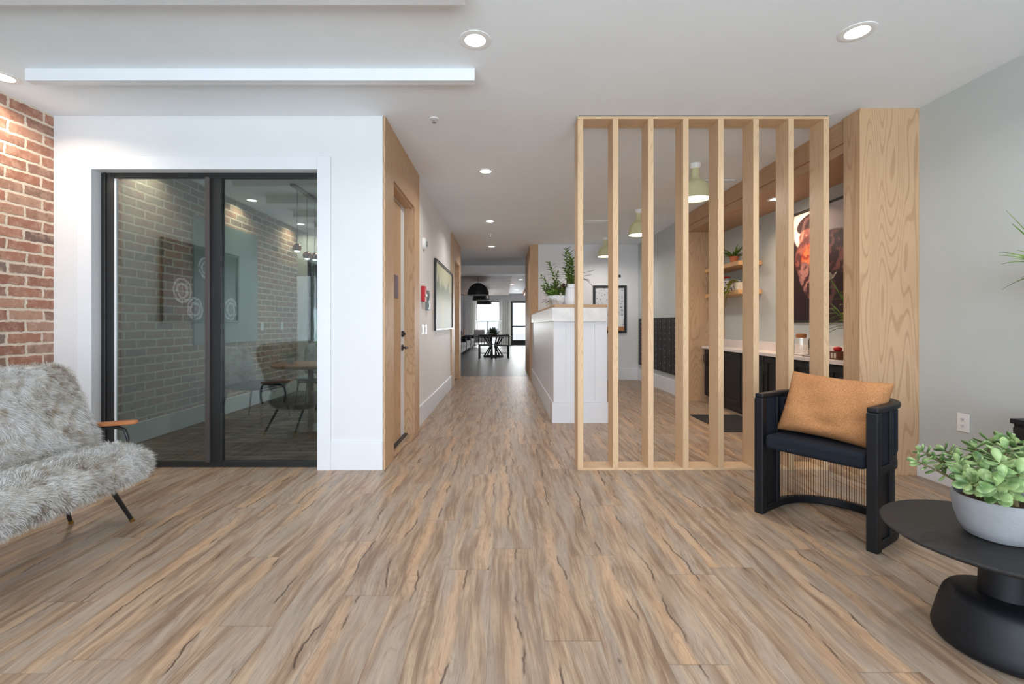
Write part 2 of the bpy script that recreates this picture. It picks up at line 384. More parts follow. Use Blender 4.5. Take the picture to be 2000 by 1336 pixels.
M['walnut'] = oak('walnut_wood', 'Y', (176,112,66), (128,76,42), 6, 0.8, 3)
M['curtain'] = paint('sheer_curtain', lin(232,232,228), 0.9, 0.02)
M['glassboard'] = paint('grey_green_board', lin(122,136,134), 0.35, 0.02)
M['shell'] = paint('grey_chair_shell', lin(150,156,160), 0.6, 0.03)
M['sofafab'] = paint('lounge_sofa_fabric', lin(150,148,150), 0.9, 0.06, 30, spec=0.15)
M['patio'] = paint('patio_concrete', lin(214,210,204), 0.8, 0.05)
M['grass'] = paint('lawn_grass', lin(96,140,62), 0.95, 0.25, 12)

def leafmat(name, a, b, rough=0.45, sss=0.0):
    t = NT(name); n = t.noise(t.coord(), 24, 2); i = t.noise(t.coord(), 6, 1)
    c = t.mix(t.rng(n, 0.3, 0.7), a, b)
    return t.fin(c, rough, 0, 0.4)
M['jade'] = leafmat('jade_leaf', lin(70,104,52), lin(158,182,122), 0.35)
M['leaf'] = leafmat('leaf_green', lin(62,96,36), lin(124,152,66))
M['leafdk'] = leafmat('leaf_dark', lin(52,70,46), lin(98,116,80))
M['plum'] = leafmat('plum_bloom', lin(84,40,48), lin(130,70,78))
M['yelleaf'] = leafmat('leaf_yellow', lin(120,128,40), lin(176,170,70))
M['cream'] = leafmat('cream_bloom', lin(196,186,168), lin(224,216,200))

def art_landscape():
    t = NT('misty_landscape'); x, y, z = t.sep(t.coord())[:3]   # object origin at the picture's middle
    u = t.m('DIVIDE', y, 1.0); v = z
    n = t.noise(t.comb(t.m('MULTIPLY', y, 3.5), 0, 0), 1.0, 4, 0.6)
    c = t.mix(t.rng(v, -0.45, 0.45), lin(170,176,160), lin(214,212,178))
    r1 = t.rng(t.m('SUBTRACT', v, t.m('MULTIPLY', t.m('SUBTRACT', n, 0.3), 0.9)), -0.02, 0.03, 1, 0)
    low = t.rng(v, -0.12, 0.12, 0, 1)
    c = t.mix(t.m('MULTIPLY', t.m('MULTIPLY', r1, low), 0.75), c, lin(112,124,92))
    c = t.mix(t.m('MULTIPLY', t.rng(t.noise(t.comb(t.m('MULTIPLY', y, 2), 0, t.m('MULTIPLY', z, 3)), 1.0, 2), 0.5, 0.7), 0.5), c, lin(206,190,150))
    return t.fin(c, 0.5, 0, 0.3)
def art_roses():
    t = NT('rose_print'); x, y, z = t.sep(t.coord())[:3]
    n = t.noise(t.coord(), 4, 2); c = t.mix(n, lin(26,22,26), lin(46,38,44))
    for cy, cz, r, rot in ((0.36,-0.09,0.16,0.3),(0.15,-0.29,0.15,1.1),(-0.51,-0.27,0.16,2.2),(-0.03,0.20,0.14,0.7)):
        mk, d = t.ellm(y, z, cy, cz, r, r*0.95, rot, 0.12)
        w = t.noise(t.vm('ADD', t.coord(), t.comb(cy*3, 0, rot)), 14, 3, 0.6)
        sp = t.m('SINE', t.m('ADD', t.m('MULTIPLY', d, 17), t.m('MULTIPLY', w, 12)))
        rc = t.mix(t.rng(sp, -0.7, 0.9), lin(96,80,88), lin(226,220,224)); rc = t.mix(t.rng(d, 0.15, 0.45, 0.75, 0), rc, lin(110,52,58))
        c = t.mix(mk, c, rc)
    for cy, cz, r in ((-0.3,0.2,0.03),(-0.38,0.05,0.025),(-0.25,0.0,0.02),(0.5,0.2,0.02)):
        mk, d = t.ellm(y, z, cy, cz, r, r*1.4, 0, 0.5); c = t.mix(t.m('MULTIPLY', mk, 0.6), c, lin(90,60,64))
    return t.fin(c, 0.3, 0, 0.3)
def art_petals():
    # local y runs along the wall (towards the far end +), z up; origin in the middle of the print (1.25 x 1.18 m)
    t = NT('dark_petal_print'); x, y, z = t.sep(t.coord())[:3]
    w = t.noise(t.coord(), 5, 3, 0.6); fold = t.m('SINE', t.m('ADD', t.m('MULTIPLY', t.m('ADD', y, z), 26), t.m('MULTIPLY', w, 22)))
    c = t.mix(t.rng(z, -0.2, 0.75), lin(28,16,20), lin(196,190,196))
    c = t.mix(t.rng(t.m('ADD', z, t.m('MULTIPLY', w, 0.15)), 0.40, 0.34, 0, 1), c, lin(44,26,28))
    def pet(c, cy, cz, ry, rz, rot, a, b, k=1.0):
        mk, d = t.ellm(y, z, cy, cz, ry, rz, rot, 0.12); pc = t.mix(t.rng(fold, -0.8, 1), lin(*a), lin(*b)); pc = t.mix(t.rng(d, 0.6, 1, 0, 0.5), pc, lin(*a)); return t.mix(t.m('MULTIPLY', mk, k), c, pc)
    c = pet(c, 0.44, 0.36, 0.12, 0.16, 0.2, (222,200,196), (246,232,226))
    c = pet(c, 0.32, 0.46, 0.22, 0.10, -0.2, (50,36,40), (92,70,72))
    c = pet(c, 0.30, 0.28, 0.20, 0.12, 0.3, (116,70,66), (180,128,116))
    c = pet(c, -0.10, 0.10, 0.30, 0.22, 0.4, (52,30,32), (112,70,64))
    c = pet(c, -0.42, 0.02, 0.22, 0.34, 0.2, (40,24,26), (86,52,50))
    c = pet(c, 0.34, 0.10, 0.22, 0.24, 0.5, (90,46,44), (150,88,78))
    c = pet(c, 0.32, 0.06, 0.14, 0.20, 0.35, (150,58,32), (214,116,74))
    c = pet(c, 0.30, -0.18, 0.30, 0.14, 0.9, (70,40,44), (176,124,120))
    c = pet(c, 0.05, -0.25, 0.14, 0.26, -0.3, (38,24,28), (96,62,64), 0.9)
    return t.fin(c, 0.3, 0, 0.3)
def art_board():
    t = NT('pinned_papers'); x, y, z = t.sep(t.coord())[:3]
    P = t.comb(t.m('MULTIPLY', x, 1), 0, z)
    n = t.noise(P, 22, 3, 0.7); c = t.mix(t.rng(n, 0.56, 0.66), lin(214,214,220), lin(120,118,124))
    nb = t.noise(P, 14, 1); c = t.mix(t.m('MULTIPLY', t.rng(nb, 0.66, 0.7), 0.9), c, lin(40,40,46))
    c = t.mix(t.rng(z, -0.34, -0.37), c, lin(190,130,84))
    return t.fin(c, 0.7, 0, 0.2)
# ------------------------------------------------------------ the setting
CZ = 2.79                                   # ceiling height
XL, XR, XC = -3.55, 3.15, -0.96             # brick wall, grey wall, corridor wall
YP = 3.63                                   # white partition and slat screen line
struct('floor', B(-3.7, 3.6, -2.8, 10.1, -0.12, 0), M['floor'])
o = struct('floor_office', B(-3.55, -1.12, 3.75, 7.9, 0, 0.006), M['carpet'])
struct('floor_lounge', B(-6.0, 6.0, 10.1, 25.4, -0.12, 0), M['lfloor'])
struct('ceiling', B(-6.2, 6.2, -2.8, 25.4, CZ, CZ+0.15), M['ceil'])
struct('wall_left', B(XL-0.2, XL, 3.16, 8.05, 0, CZ), M['brick'])
# grey plastered stretch of the same wall, with a window, behind the sofa and the camera
mb = MB(); mb.box(XL-0.2, XL, -0.45, 3.16, 0, CZ); mb.box(XL-0.2, XL, -2.8, -2.2, 0, CZ); mb.box(XL-0.2, XL, -2.2, -0.45, 0, 0.45); mb.box(XL-0.2, XL, -2.2, -0.45, 2.3, CZ)
struct('wall_left_grey', mb, M['grey'])
def window(name, x0, x1, y0, y1, z0, z1, axis, mulls=(), bars=()):
    """frame in the opening; axis 'x' = the window plane runs along x"""
    r = MB(); w = 0.05
    yc, xc = (y0+y1)/2, (x0+x1)/2
    if axis == 'x':
        r.box(x0, x0+w, yc-.03, yc+.03, z0, z1); r.box(x1-w, x1, yc-.03, yc+.03, z0, z1); r.box(x0+w, x1-w, yc-.03, yc+.03, z0, z0+w); r.box(x0+w, x1-w, yc-.03, yc+.03, z1-w, z1)
        for m_ in mulls: r.box(m_-.025, m_+.025, yc-.03, yc+.03, z0+w, z1-w)
        for b_ in bars: r.box(x0+w, x1-w, yc-.025, yc+.025, b_-.02, b_+.02)
        g = B(x0+w*.5, x1-w*.5, yc-.006, yc+.006, z0+w*.5, z1-w*.5)
    else:
        r.box(xc-.03, xc+.03, y0, y0+w, z0, z1); r.box(xc-.03, xc+.03, y1-w, y1, z0, z1); r.box(xc-.03, xc+.03, y0+w, y1-w, z0, z0+w); r.box(xc-.03, xc+.03, y0+w, y1-w, z1-w, z1)
        for m_ in mulls: r.box(xc-.03, xc+.03, m_-.025, m_+.025, z0+w, z1-w)
        g = B(xc-.006, xc+.006, y0+w*.5, y1-w*.5, z0+w*.5, z1-w*.5)
    f = struct(name, r, M['black']); g.build('pane', M['clear'], f); return f
window('window_1', XL-.15, XL-.05, -2.2, -0.45, 0.45, 2.3, 'y', (-1.3,))
# back wall behind the camera with its wide shop window
mb = MB(); mb.box(-3.7, -3.2, -2.8, -2.65, 0, CZ); mb.box(2.8, 3.6, -2.8, -2.65, 0, CZ); mb.box(-3.2, 2.8, -2.8, -2.65, 0, 0.25); mb.box(-3.2, 2.8, -2.8, -2.65, 2.6, CZ)
struct('wall_back', mb, M['white'])
window('window_2', -3.2, 2.8, -2.8, -2.65, 0.25, 2.6, 'x', (-1.7, -0.2, 1.3))
# white partition with the glazed opening
OX0, OX1, OZ = -3.24, -1.44, 2.365
mb = MB(); mb.box(XL, OX0, YP, YP+.12, 0, CZ); mb.box(OX1, XC+0.006, YP, YP+.12, 0, CZ); mb.box(OX0, OX1, YP, YP+.12, OZ, CZ)
struct('wall_partition', mb, M['white'])
mb = MB(); cy0, cy1 = YP-.018, YP
mb.box(OX0-.115, OX0, cy0, cy1, 0, OZ+.105); mb.box(OX1-.028, OX1+.075, cy0, cy1, 0, OZ+.105); mb.box(OX0, OX1-.028, cy0, cy1, OZ, OZ+.105)
struct('trim_1', mb, M['trim'], bevel=.003)
mb = MB(); mb.box(OX1+.075, XC+0.004, YP-.016, YP, 0, .226); struct('baseboard_partition', mb, M['trim'], bevel=.004)
struct('baseboard_partition_left', B(XL, OX0-.115, YP-.016, YP, 0, .226), M['trim'], bevel=.004)
# sliding glazed door in the opening
yd = 3.70
r = MB(); r.box(OX0, OX0+.105, yd, yd+.045, 0, OZ); r.box(OX1-.02, OX1, yd, yd+.045, 0, OZ); r.box(OX0+.105, OX1-.02, yd, yd+.045, OZ-.04, OZ); r.box(OX0+.105, OX1-.02, yd, yd+.045, 0, .045)
r.box(OX0+.03, OX0+.045, yd-.012, yd, 0, OZ)
door = struct('door_1', r, M['black'], bevel=.003)
B(-2.39, -2.355, yd-.022, yd+.02, .045, OZ-.04).build('stile', paint('reflection_tone_stile', lin(74,68,66), 0.35, 0.03), door, bevel=.002)  # reflection on this stile put into its colour as a lighter brown-grey
B(-2.355, -2.272, yd, yd+.045, .045, OZ-.04).build('stile', M['black'], door, bevel=.003)
B(OX0+.105, OX0+.118, yd+.004, yd+.02, .05, OZ-.045).build('glazing_bead', M['trim'], door)
B(OX0+.11, -2.39, yd+.012, yd+.020, .04, OZ-.035).build('pane', M['glass'], door)
B(-2.272, OX1-.015, yd+.024, yd+.032, .04, OZ-.035).build('pane', M['glass'], door)
# office shell
mb = MB(); mb.box(XL, -3.38, 7.9, 8.05, 0, CZ); mb.box(-2.0, XC-.14, 7.9, 8.05, 0, CZ); mb.box(-3.38, -2.0, 7.9, 8.05, 0, .12); mb.box(-3.38, -2.0, 7.9, 8.05, 2.32, CZ)
struct('wall_office', mb, M['white'])
window('window_3', -3.38, -2.0, 7.9, 8.05, .12, 2.32, 'x', (-2.7,))
struct('baseboard_office', B(XL, XL+.016, YP+.12, 7.9, .006, .2), M['trim'], bevel=.003)
# corridor left wall: white, oak door surround, white, oak surround of a second door
y0, y1, yo0, yo1, oz = YP+.0, 5.10, 3.925, 4.83, 2.372
mb = MB(); mb.box(XC-.14, XC, y1, 8.25, 0, CZ); mb.box(XC-.14, XC, 9.95, 10.1, 0, CZ); mb.box(XC-.14, XC, YP+.12, yo0, 0, CZ); mb.box(XC-.14, XC, yo1, y1, 0, CZ); mb.box(XC-.14, XC, yo0, yo1, oz, CZ)
mb.box(XC-.14, XC, 8.25, 8.75, 0, CZ); mb.box(XC-.14, XC, 9.65, 9.95, 0, CZ); mb.box(XC-.14, XC, 8.75, 9.65, oz, CZ)
struct('wall_corridor', mb, M['warm'])
def portal(name, ya, yb, oa, ob, oz):
    mb = MB(); xa, xb = XC, XC+.02
    mb.box(xa, xb, ya, oa, 0, CZ); mb.box(xa, xb, ob, yb, 0, CZ); mb.box(xa, xb, oa, ob, oz, CZ)
    mb.box(XC-.125, xa, oa, oa+.016, 0, oz); mb.box(XC-.125, xa, ob-.016, ob, 0, oz); mb.box(XC-.125, xa, oa+.016, ob-.016, oz-.016, oz)
    return struct(name, mb, M['oak'], bevel=.002)
portal('trim_2', y0, y1, yo0, yo1, oz); portal('trim_3', 8.25, 9.95, 8.75, 9.65, oz)
def door_leaf(name, oa, ob, oz):
    d = struct(name, B(XC-.125, XC-.085, oa+.016, ob-.016, .012, oz-.016), M['trim'])
    B(XC-.085, XC-.081, oa+.05, ob-.20, .02, oz-.03).build('oak_panel', M['oak'], d)
    B(XC-.085, XC-.05, oa+.016, ob-.016, 0, .012).build('threshold', M['black'], d)
    return d
d2 = door_leaf('door_2', yo0, yo1, oz); door_leaf('door_3', 8.75, 9.65, oz)
B(XC-.081, XC-.076, 4.36, 4.50, 1.40, 1.62).build('door_sign', paint('mauve_sign', lin(120,104,118), .4), d2)
mb = MB(); yh = 4.70
mb.lathe([(0.0,-.004),(.032,0),(.032,.012),(.0,.014)], seg=20, M=Matrix.Translation((XC-.085, yh, .91)) @ Matrix.Rotation(R(90), 4, 'Y'))
mb.tube([(XC-.08, yh, .91), (XC-.03, yh, .91), (XC-.025, yh-.01, .91), (XC-.025, yh-.12, .91)], .009)
mb.build('lever_handle', M['black'], d2, smooth=40)
mb = MB(); mb.lathe([(0.0,-.004),(.032,0),(.030,.02),(.0,.022)], seg=20, M=Matrix.Translation((XC-.085, yh, 1.05)) @ Matrix.Rotation(R(90), 4, 'Y')); mb.box(XC-.066, XC-.05, yh-.005, yh+.005, 1.035, 1.065)
mb.build('deadbolt', M['black'], d2, smooth=40)
struct('baseboard_corridor', B(XC, XC+.016, y1, 8.25, 0, .226), M['trim'], bevel=.004)
# far wall behind the desk, mail room side wall, grey right wall
YF = 9.5
struct('wall_far', B(.70, 2.92, YF, YF+.15, 0, CZ), M['white'])
struct('baseboard_far', B(.70, 2.76, YF-.016, YF, 0, .24), M['trim'], bevel=.004)
struct('trim_4', B(.53, .70, YF, 11.6, 0, CZ), M['oak'])
XM = 2.76
struct('wall_mail_room', B(XM, XM+.15, 6.9, YF, 0, CZ), M['grey'])
struct('baseboard_mail_room', B(XM-.016, XM, 6.9, YF-.016, 0, .24), M['trim'], bevel=.004)
NX = 3.28
struct('wall_niche', B(NX, NX+.15, 3.5, 7.0, 0, CZ), M['grey'])
struct('wall_right', B(XR, XR+.15, -2.8, 3.52, 0, CZ), M['grey'])
struct('baseboard_right', B(XR-.016, XR, -2.65, 3.52, 0, .235), M['trim'], bevel=.004)
# oak clad surround of the coffee niche: near pillar, header, far panel
HX = 2.70
mb = MB(); mb.box(HX, 3.279, 3.50, 3.67, 0, CZ); mb.box(HX, 3.279, 6.86, 6.899, 0, 2.52)
struct('trim_5', mb, M['oak'], bevel=.002)
struct('trim_6', B(HX+.02, 3.279, 3.67, 6.899, 2.52, CZ), M['oaky'], bevel=.002)
struct('trim_7', B(HX+.012, HX+.02, 3.67, 6.899, 2.5965, 2.599), M['walnut'])
# lounge shell
mb = MB(); mb.box(-2.75, -2.6, 10.1, 25.25, 0, CZ); struct('wall_lounge_left', mb, M['white'])
struct('wall_lounge_near', MB().box(-2.6, XC-.14, 9.95, 10.1, 0, CZ), M['white'])
struct('wall_lounge_near_right', B(.70, 5.0, 11.45, 11.6, 0, CZ), M['white'])
struct('wall_lounge_right', B(4.85, 5.0, 11.6, 25.25, 0, CZ), M['white'])
struct('trim_8', B(-2.6, 4.85, 12.9, 13.4, 2.55, CZ), M['warm'])
YL = 25.25
wz = 2.40
# openings: window A x[-1.52,-.26], door x[.36,1.18], further windows to the right
mb = MB(); mb.box(-2.75, -1.52, YL, YL+.15, 0, CZ); mb.box(-.26, .36, YL, YL+.15, 0, CZ); mb.box(1.25, 1.7, YL, YL+.15, 0, CZ); mb.box(4.6, 5.0, YL, YL+.15, 0, CZ)
for a, b in ((-1.52,-.26),(.36,1.25),(1.7,4.6)): mb.box(a, b, YL, YL+.15, wz, CZ)
mb.box(1.7, 4.6, YL, YL+.15, 0, .1)
struct('wall_lounge_far', mb, M['white'])
window('window_4', -1.52, -.26, YL, YL+.15, 0.02, wz, 'x', (-.9,))
window('window_5', 1.7, 4.6, YL, YL+.15, 0.1, wz, 'x', (3.1,))
f = struct('door_4', MB().box(.36, .46, YL+.03, YL+.09, 0, wz).box(1.15, 1.25, YL+.03, YL+.09, 0, wz).box(.46, 1.15, YL+.03, YL+.09, wz-.1, wz).box(.46, 1.15, YL+.03, YL+.09, 0, .28).box(.46, 1.15, YL+.03, YL+.09, 1.0, 1.06), M['black'])
B(.45, 1.16, YL+.055, YL+.065, .27, wz-.09).build('pane', M['clear'], f)
# outdoors
struct('ground', B(-14, 14, -16, 60, -.3, -.13), M['grass'])
struct('ground_patio', B(-9, 10, 25.4, 60, -.13, -.1), M['patio'])
struct('ground_office_walk', B(-6, -2.8, 8.3, 12, -.13, -.1), M['patio'])
# ------------------------------------------------------------ lamps and ceiling pieces
def downlight(x, y, z, label, power=9, color=(1, .965, .93), group='recessed ceiling downlights', r=.075, tilt=0, st=None, spread=150):
    t = thing('ceiling_downlight', label, 'light', (x, y, z), 0, group)
    mb = MB(); mb.lathe([(r*.8, .0), (r*.8, -.004), (r*1.02, -.006), (r*1.22, -.003), (r*1.22, 0)], seg=32, cap=False); mb.build('trim_ring', M['plate'], t, smooth=40)
    mb = MB(); mb.lathe([(0.0, -.0035), (r*.8, -.0035), (r*.8, -.001), (0.0, -.001)], seg=32, cap=False); mb.build('lens', M['lens'], t)
    l = bpy.data.lights.new('downlight_glow', 'AREA'); l.shape = 'DISK'; l.size = r*1.6; l.energy = power; l.color = color; l.spread = R(spread)
    o = bpy.data.objects.new('downlight_glow', l); COL.objects.link(o); o.parent = t; o.location = (0,0,-.012)
    return t
downlight(-.168, 2.66, CZ, 'large recessed downlight in the front ceiling, beside the right end of the white ceiling baffles')
downlight(-.20, 4.94, CZ, 'round recessed downlight in the corridor ceiling nearest the oak door surround')
downlight(-.23, 7.34, CZ, 'round recessed downlight in the middle of the corridor ceiling, beyond the first one')
downlight(-.27, 9.71, CZ, 'small recessed downlight in the ceiling at the far end of the corridor')
downlight(1.98, 2.585, CZ, 'large recessed downlight in the front ceiling above the black armchair')
downlight(-3.33, 3.06, CZ, 'recessed downlight close to the brick wall, cut by the left edge of the photo', 10, (1,.82,.64))
downlight(-3.36, 4.5, CZ, 'downlight washing the brick wall inside the office, nearest the glass', 10, (1,.82,.64))
downlight(-3.34, 6.1, CZ, 'downlight in the office ceiling, the bright one seen through the right glass pane', 10, (1,.82,.64))
downlight(-3.34, 7.55, CZ, 'downlight in the office ceiling far corner above the window', 10, (1,.82,.64))
downlight(2.98, 5.05, 2.52, 'warm recessed spotlight in the underside of the oak niche header', 12, (1,.70,.45), spread=140)
for i, (x, y) in enumerate(((.3,14.6),(.3,19.0),(.6,17.0),(.6,22.0))):  # invented ceiling lamps, added to brighten the lounge
    downlight(x, y, CZ, ['added fill light in the lounge ceiling nearest the corridor','added fill light in the lounge ceiling beyond the dark table','added fill light on the right side of the lounge ceiling','added fill light in the lounge ceiling near the glass door'][i], 30, (1,.95,.9), 'added lounge fill lights')
for i, (x, y) in enumerate(((-.8,0.2),(1.98,0.2),(-2.2,6.2),(2.0,9.0),(1.5,15.0),(1.5,20.0))):
    if i < 3: downlight(x, y, CZ, ['recessed downlight in the front ceiling behind the camera, over the middle of the room','recessed downlight in the front ceiling behind the camera, on the grey wall side','recessed downlight in the middle of the office ceiling'][i], 9 if i < 2 else 22)
# white ceiling baffles
for i, yb in enumerate((2.95, 2.20, 1.45, .70, -.05)):
    o = B(-1.44, 1.44, -.028, .028, -.08, 0).build('ceiling_baffle', M['trim'], bevel=.002); o.location = (-1.63, yb+.028, CZ)
    tag(o, ['long white ceiling baffle nearest the glazed partition', 'long white ceiling baffle second from the partition, cut by the top edge', 'long white ceiling baffle third from the partition, overhead', 'long white ceiling baffle fourth from the partition, overhead', 'long white ceiling baffle furthest from the partition'][i], 'ceiling baffle', 'white ceiling baffles')
# sprinkler and smoke sensor
def sprinkler(x, y, label):
    t = thing('fire_sprinkler', label, 'sprinkler', (x, y, CZ), 0, 'ceiling sprinklers')
    MB().lathe([(.0,0),(.038,0),(.036,-.006),(.0,-.008)], seg=24).build('escutcheon', M['plate'], t, smooth=40)
    mb = MB(); mb.tube([(0,0,-.006),(0,0,-.03)], .008); mb.lathe([(.0,-.034),(.016,-.034),(.016,-.031),(.0,-.03)], seg=12); mb.box(-.012,.012,-.002,.002,-.03,-.008); mb.build('deflector', M['steel'], t)
sprinkler(-.56, 3.68, 'small white ceiling sprinkler above the corner of the white partition')
sprinkler(-.26, 8.4, 'tiny white sprinkler in the corridor ceiling')
def vent(x, y, sx, sy, label):
    t = thing('ceiling_vent', label, 'vent', (x, y, CZ), 0, 'white ceiling vents')
    mb = MB(); mb.box(-sx/2,sx/2,-sy/2,-sy/2+.015,-.01,0).box(-sx/2,sx/2,sy/2-.015,sy/2,-.01,0).box(-sx/2,-sx/2+.015,-sy/2+.015,sy/2-.015,-.01,0).box(sx/2-.015,sx/2,-sy/2+.015,sy/2-.015,-.01,0)
    mb.build('frame', M['plate'], t)
    mb = MB(); n = int(sy/.022)
    for k in range(1, n): yy = -sy/2+.015+(sy-.03)*k/n; mb.box(-sx/2+.015, sx/2-.015, yy-.003, yy+.003, -.009, -.001)
    mb.build('louvre', M['plate'], t); B(-sx/2+.012, sx/2-.012, -sy/2+.012, sy/2-.012, -.002, -.0005).build('backing', M['greyplas'], t)
vent(1.46, 7.38, .36, .16, 'small white ceiling vent seen between the two leftmost posts of the oak screen')
vent(2.45, 5.3, .34, .14, 'white ceiling vent beside the oak niche header')
# sage green bell pendants
def pendant(x, y, label):
    t = thing('pendant_lamp', label, 'light', (x, y, CZ), 0, 'sage bell pendants')
    MB().lathe([(.0,0),(.055,0),(.055,-.03),(.045,-.05),(.0,-.05)], seg=28).build('canopy', M['plate'], t, smooth=40)
    prof = [(.040,-.05),(.042,-.10),(.045,-.14),(.062,-.165),(.095,-.185),(.120,-.215),(.134,-.25),(.144,-.30),(.149,-.36),(.146,-.362),(.141,-.30),(.130,-.25),(.115,-.22),(.090,-.192),(.060,-.172),(.040,-.15)]
    MB().lathe(prof, seg=40, cap=False).build('shade', M['olive'], t, smooth=60)
    MB().lathe([(0.0,-.345),(.130,-.345),(.143,-.352),(.130,-.356),(0.0,-.358)], seg=36, cap=False).build('diffuser', M['bulb'], t, smooth=40)
    l = bpy.data.lights.new('pendant_glow', 'AREA'); l.shape = 'DISK'; l.size = .26; l.energy = 9; l.color = (1,.93,.84)
    o = bpy.data.objects.new('pendant_glow', l); COL.objects.link(o); o.parent = t; o.location = (0,0,-.37)
pendant(1.955, 4.72, 'sage green bell pendant nearest the oak screen, seen between its fourth and fifth posts')
pendant(1.935, 6.62, 'sage green bell pendant in the middle of the row of three')
pendant(1.92, 8.75, 'sage green bell pendant furthest back, near the pin board wall')
# copper ball cluster in the office
t = thing('ball_pendant', 'black bar pendant with small copper balls, hanging in the office', 'light', (-2.47, 5.37, CZ), 0)
B(-.03, .03, 0, 1.25, -.03, 0).build('ceiling_bar', M['black'], t, bevel=.004)
for k, (yy, zz) in enumerate(((.12,-.73),(.40,-.78),(.64,-.76),(.88,-.80),(1.12,-.74))):
    c = MB().tube([(0,yy,-.03),(0,yy,zz+.05)], .0035, 6).build('cord', M['black'], t)
    b = MB().ell((0,yy,zz), (.052,.052,.052), 20, 12).build('ball', M['copper'], t, smooth=60)
    MB().ell((0,yy,zz-.03), (.036,.036,.026), 16, 8).build('glow_cap', M['lens'], b, smooth=60)
# ------------------------------------------------------------ slatted oak screen
YS = 3.62
sc = thing('slatted_screen', 'tall pale oak screen of eight upright slats between front room and mail area', 'screen', (1.565, YS, 0))
x0, x1 = .577-1.565, 2.552-1.565
B(x0, x1, 0, .17, 0, .02).build('bottom_board', M['oakx'], sc, bevel=.001)
B(x0, x1, 0, .17, CZ-.028, CZ-.008).build('top_board', M['oakx'], sc, bevel=.001)
B(x0+.01, x1-.01, .002, .168, CZ-.008, CZ).build('ceiling_track', M['black'], sc)
for k in range(8):
    xs = x0+k*(x1-x0-.0435)/7
    o = B(0, .0435, 0, .17, 0, CZ-.048).build('slat', M['oakpost'], sc, bevel=.0015); o.location = (xs, 0, .02)
# ------------------------------------------------------------ corridor wall pieces
def wall_frame(name, mat, art, yc, zc, w, h, x, sgn, label, cat, parts=('frame','print'), fw=.03, d=.035):
    """framed flat piece on a wall parallel to y; sgn = +1 faces +x"""
    t = thing(name, label, cat, (x, yc, zc))
    mb = MB(); a, b = (0, d*sgn) if sgn > 0 else (d*sgn, 0)
    mb.box(a,b,-w/2,-w/2+fw,-h/2,h/2).box(a,b,w/2-fw,w/2,-h/2,h/2).box(a,b,-w/2+fw,w/2-fw,-h/2,-h/2+fw).box(a,b,-w/2+fw,w/2-fw,h/2-fw,h/2)
    mb.build(parts[0], mat, t, bevel=.002)
    a, b = sorted((.004*sgn, d*.55*sgn)); B(a, b, -w/2+fw*.8, w/2-fw*.8, -h/2+fw*.8, h/2-fw*.8).build(parts[1], art, t)
    return t
wall_frame('framed_painting', M['black'], art_landscape(), 7.28, 1.555, 2.02, .99, XC, 1, 'black framed misty green landscape painting on the corridor wall', 'painting')
wall_frame('rose_picture', M['black'], art_roses(), 2.01, 1.61, 1.34, .88, XL, 1, 'dark picture of pale roses, seen reflected in the office glass', 'picture')
t = thing('glass_board', 'large grey green writing board on the brick wall inside the office', 'board', (XL, 5.92, 1.655))
B(0.004, .02, -.675, .675, -.745, .745).build('panel', M['glassboard'], t, bevel=.003)
for yy in (-.62,.62):
    for zz in (-.69,.69): MB().lathe([(.0,0),(.012,0),(.012,.006),(0,.006)], seg=12, M=Matrix.Translation((.02,yy,zz)) @ Matrix.Rotation(R(90),4,'Y')).build('standoff', M['steel'], t)
t = thing('smoke_alarm', 'round white alarm strobe high on the corridor wall beside the oak door surround', 'alarm', (XC, 5.46, 2.10))
MB().lathe([(0,0),(.075,0),(.075,.02),(.06,.035),(.0,.04)], seg=28, M=Matrix.Rotation(R(90),4,'Y')).build('housing', M['plate'], t, smooth=40)
B(.036,.05,-.02,.02,-.03,.03).build('strobe_lens', M['greyplas'], t, bevel=.003)
t = thing('fire_alarm_pull', 'red fire alarm pull station on the corridor wall', 'fire alarm', (XC, 5.37, 1.50))
B(0,.045,-.06,.06,-.09,.09).build('housing', M['red'], t, bevel=.006); B(.045,.058,-.04,.04,-.03,.0).build('pull_bar', M['plate'], t, bevel=.003)
t = thing('wall_keypad', 'narrow grey intercom panel on the corridor wall right of the red alarm', 'intercom', (XC, 5.66, 1.44))
B(0,.04,-.055,.055,-.12,.12).build('housing', M['greyplas'], t, bevel=.006); B(.04,.043,-.035,.035,.0,.09).build('screen', M['black'], t); B(.04,.045,-.02,.02,-.08,-.04).build('button', M['plate'], t)
for k, (yy, lab) in enumerate(((5.40,'white light switch plate next to the oak door surround'),(5.62,'white double switch plate below the grey intercom'))):
    t = thing('light_switch', lab, 'switch', (XC, yy, 1.085), 0, 'corridor light switches')
    B(0,.006,-.058,.058,-.06,.06).build('plate', M['plate'], t, bevel=.002)
    for s in (-.025,.025): B(.006,.010,s-.016,s+.016,-.033,.033).build('rocker', M['ceramic'], t, bevel=.001)
t = thing('wall_outlet', 'white double power outlet low on the grey right wall', 'outlet', (XR, 3.16, .474))
B(-.006,0,-.042,.042,-.062,.062).build('plate', M['plate'], t, bevel=.002)
for s in (-.022,.022):
    c = MB().box(-.009,-.006,-.016,.016,s-.014,s+.014).build('socket', M['ceramic'], t, bevel=.002)
    MB().box(-.0095,-.009,-.008,-.005,s-.004,s+.006).box(-.0095,-.009,.005,.008,s-.004,s+.006).box(-.0095,-.009,-.002,.002,s-.010,s-.006).build('slot', M['black'], c)
for k, (yy, lab) in enumerate(((6.75,'white outlet on the office brick wall, left one'),(7.35,'white outlet on the office brick wall, right one'))):
    t = thing('wall_outlet', lab, 'outlet', (XL, yy, 1.12), 0, 'office wall plates'); B(0,.008,-.04,.04,-.06,.06).build('plate', M['plate'], t, bevel=.002); B(.008,.011,-.015,.015,-.03,.03).build('socket', M['ceramic'], t)
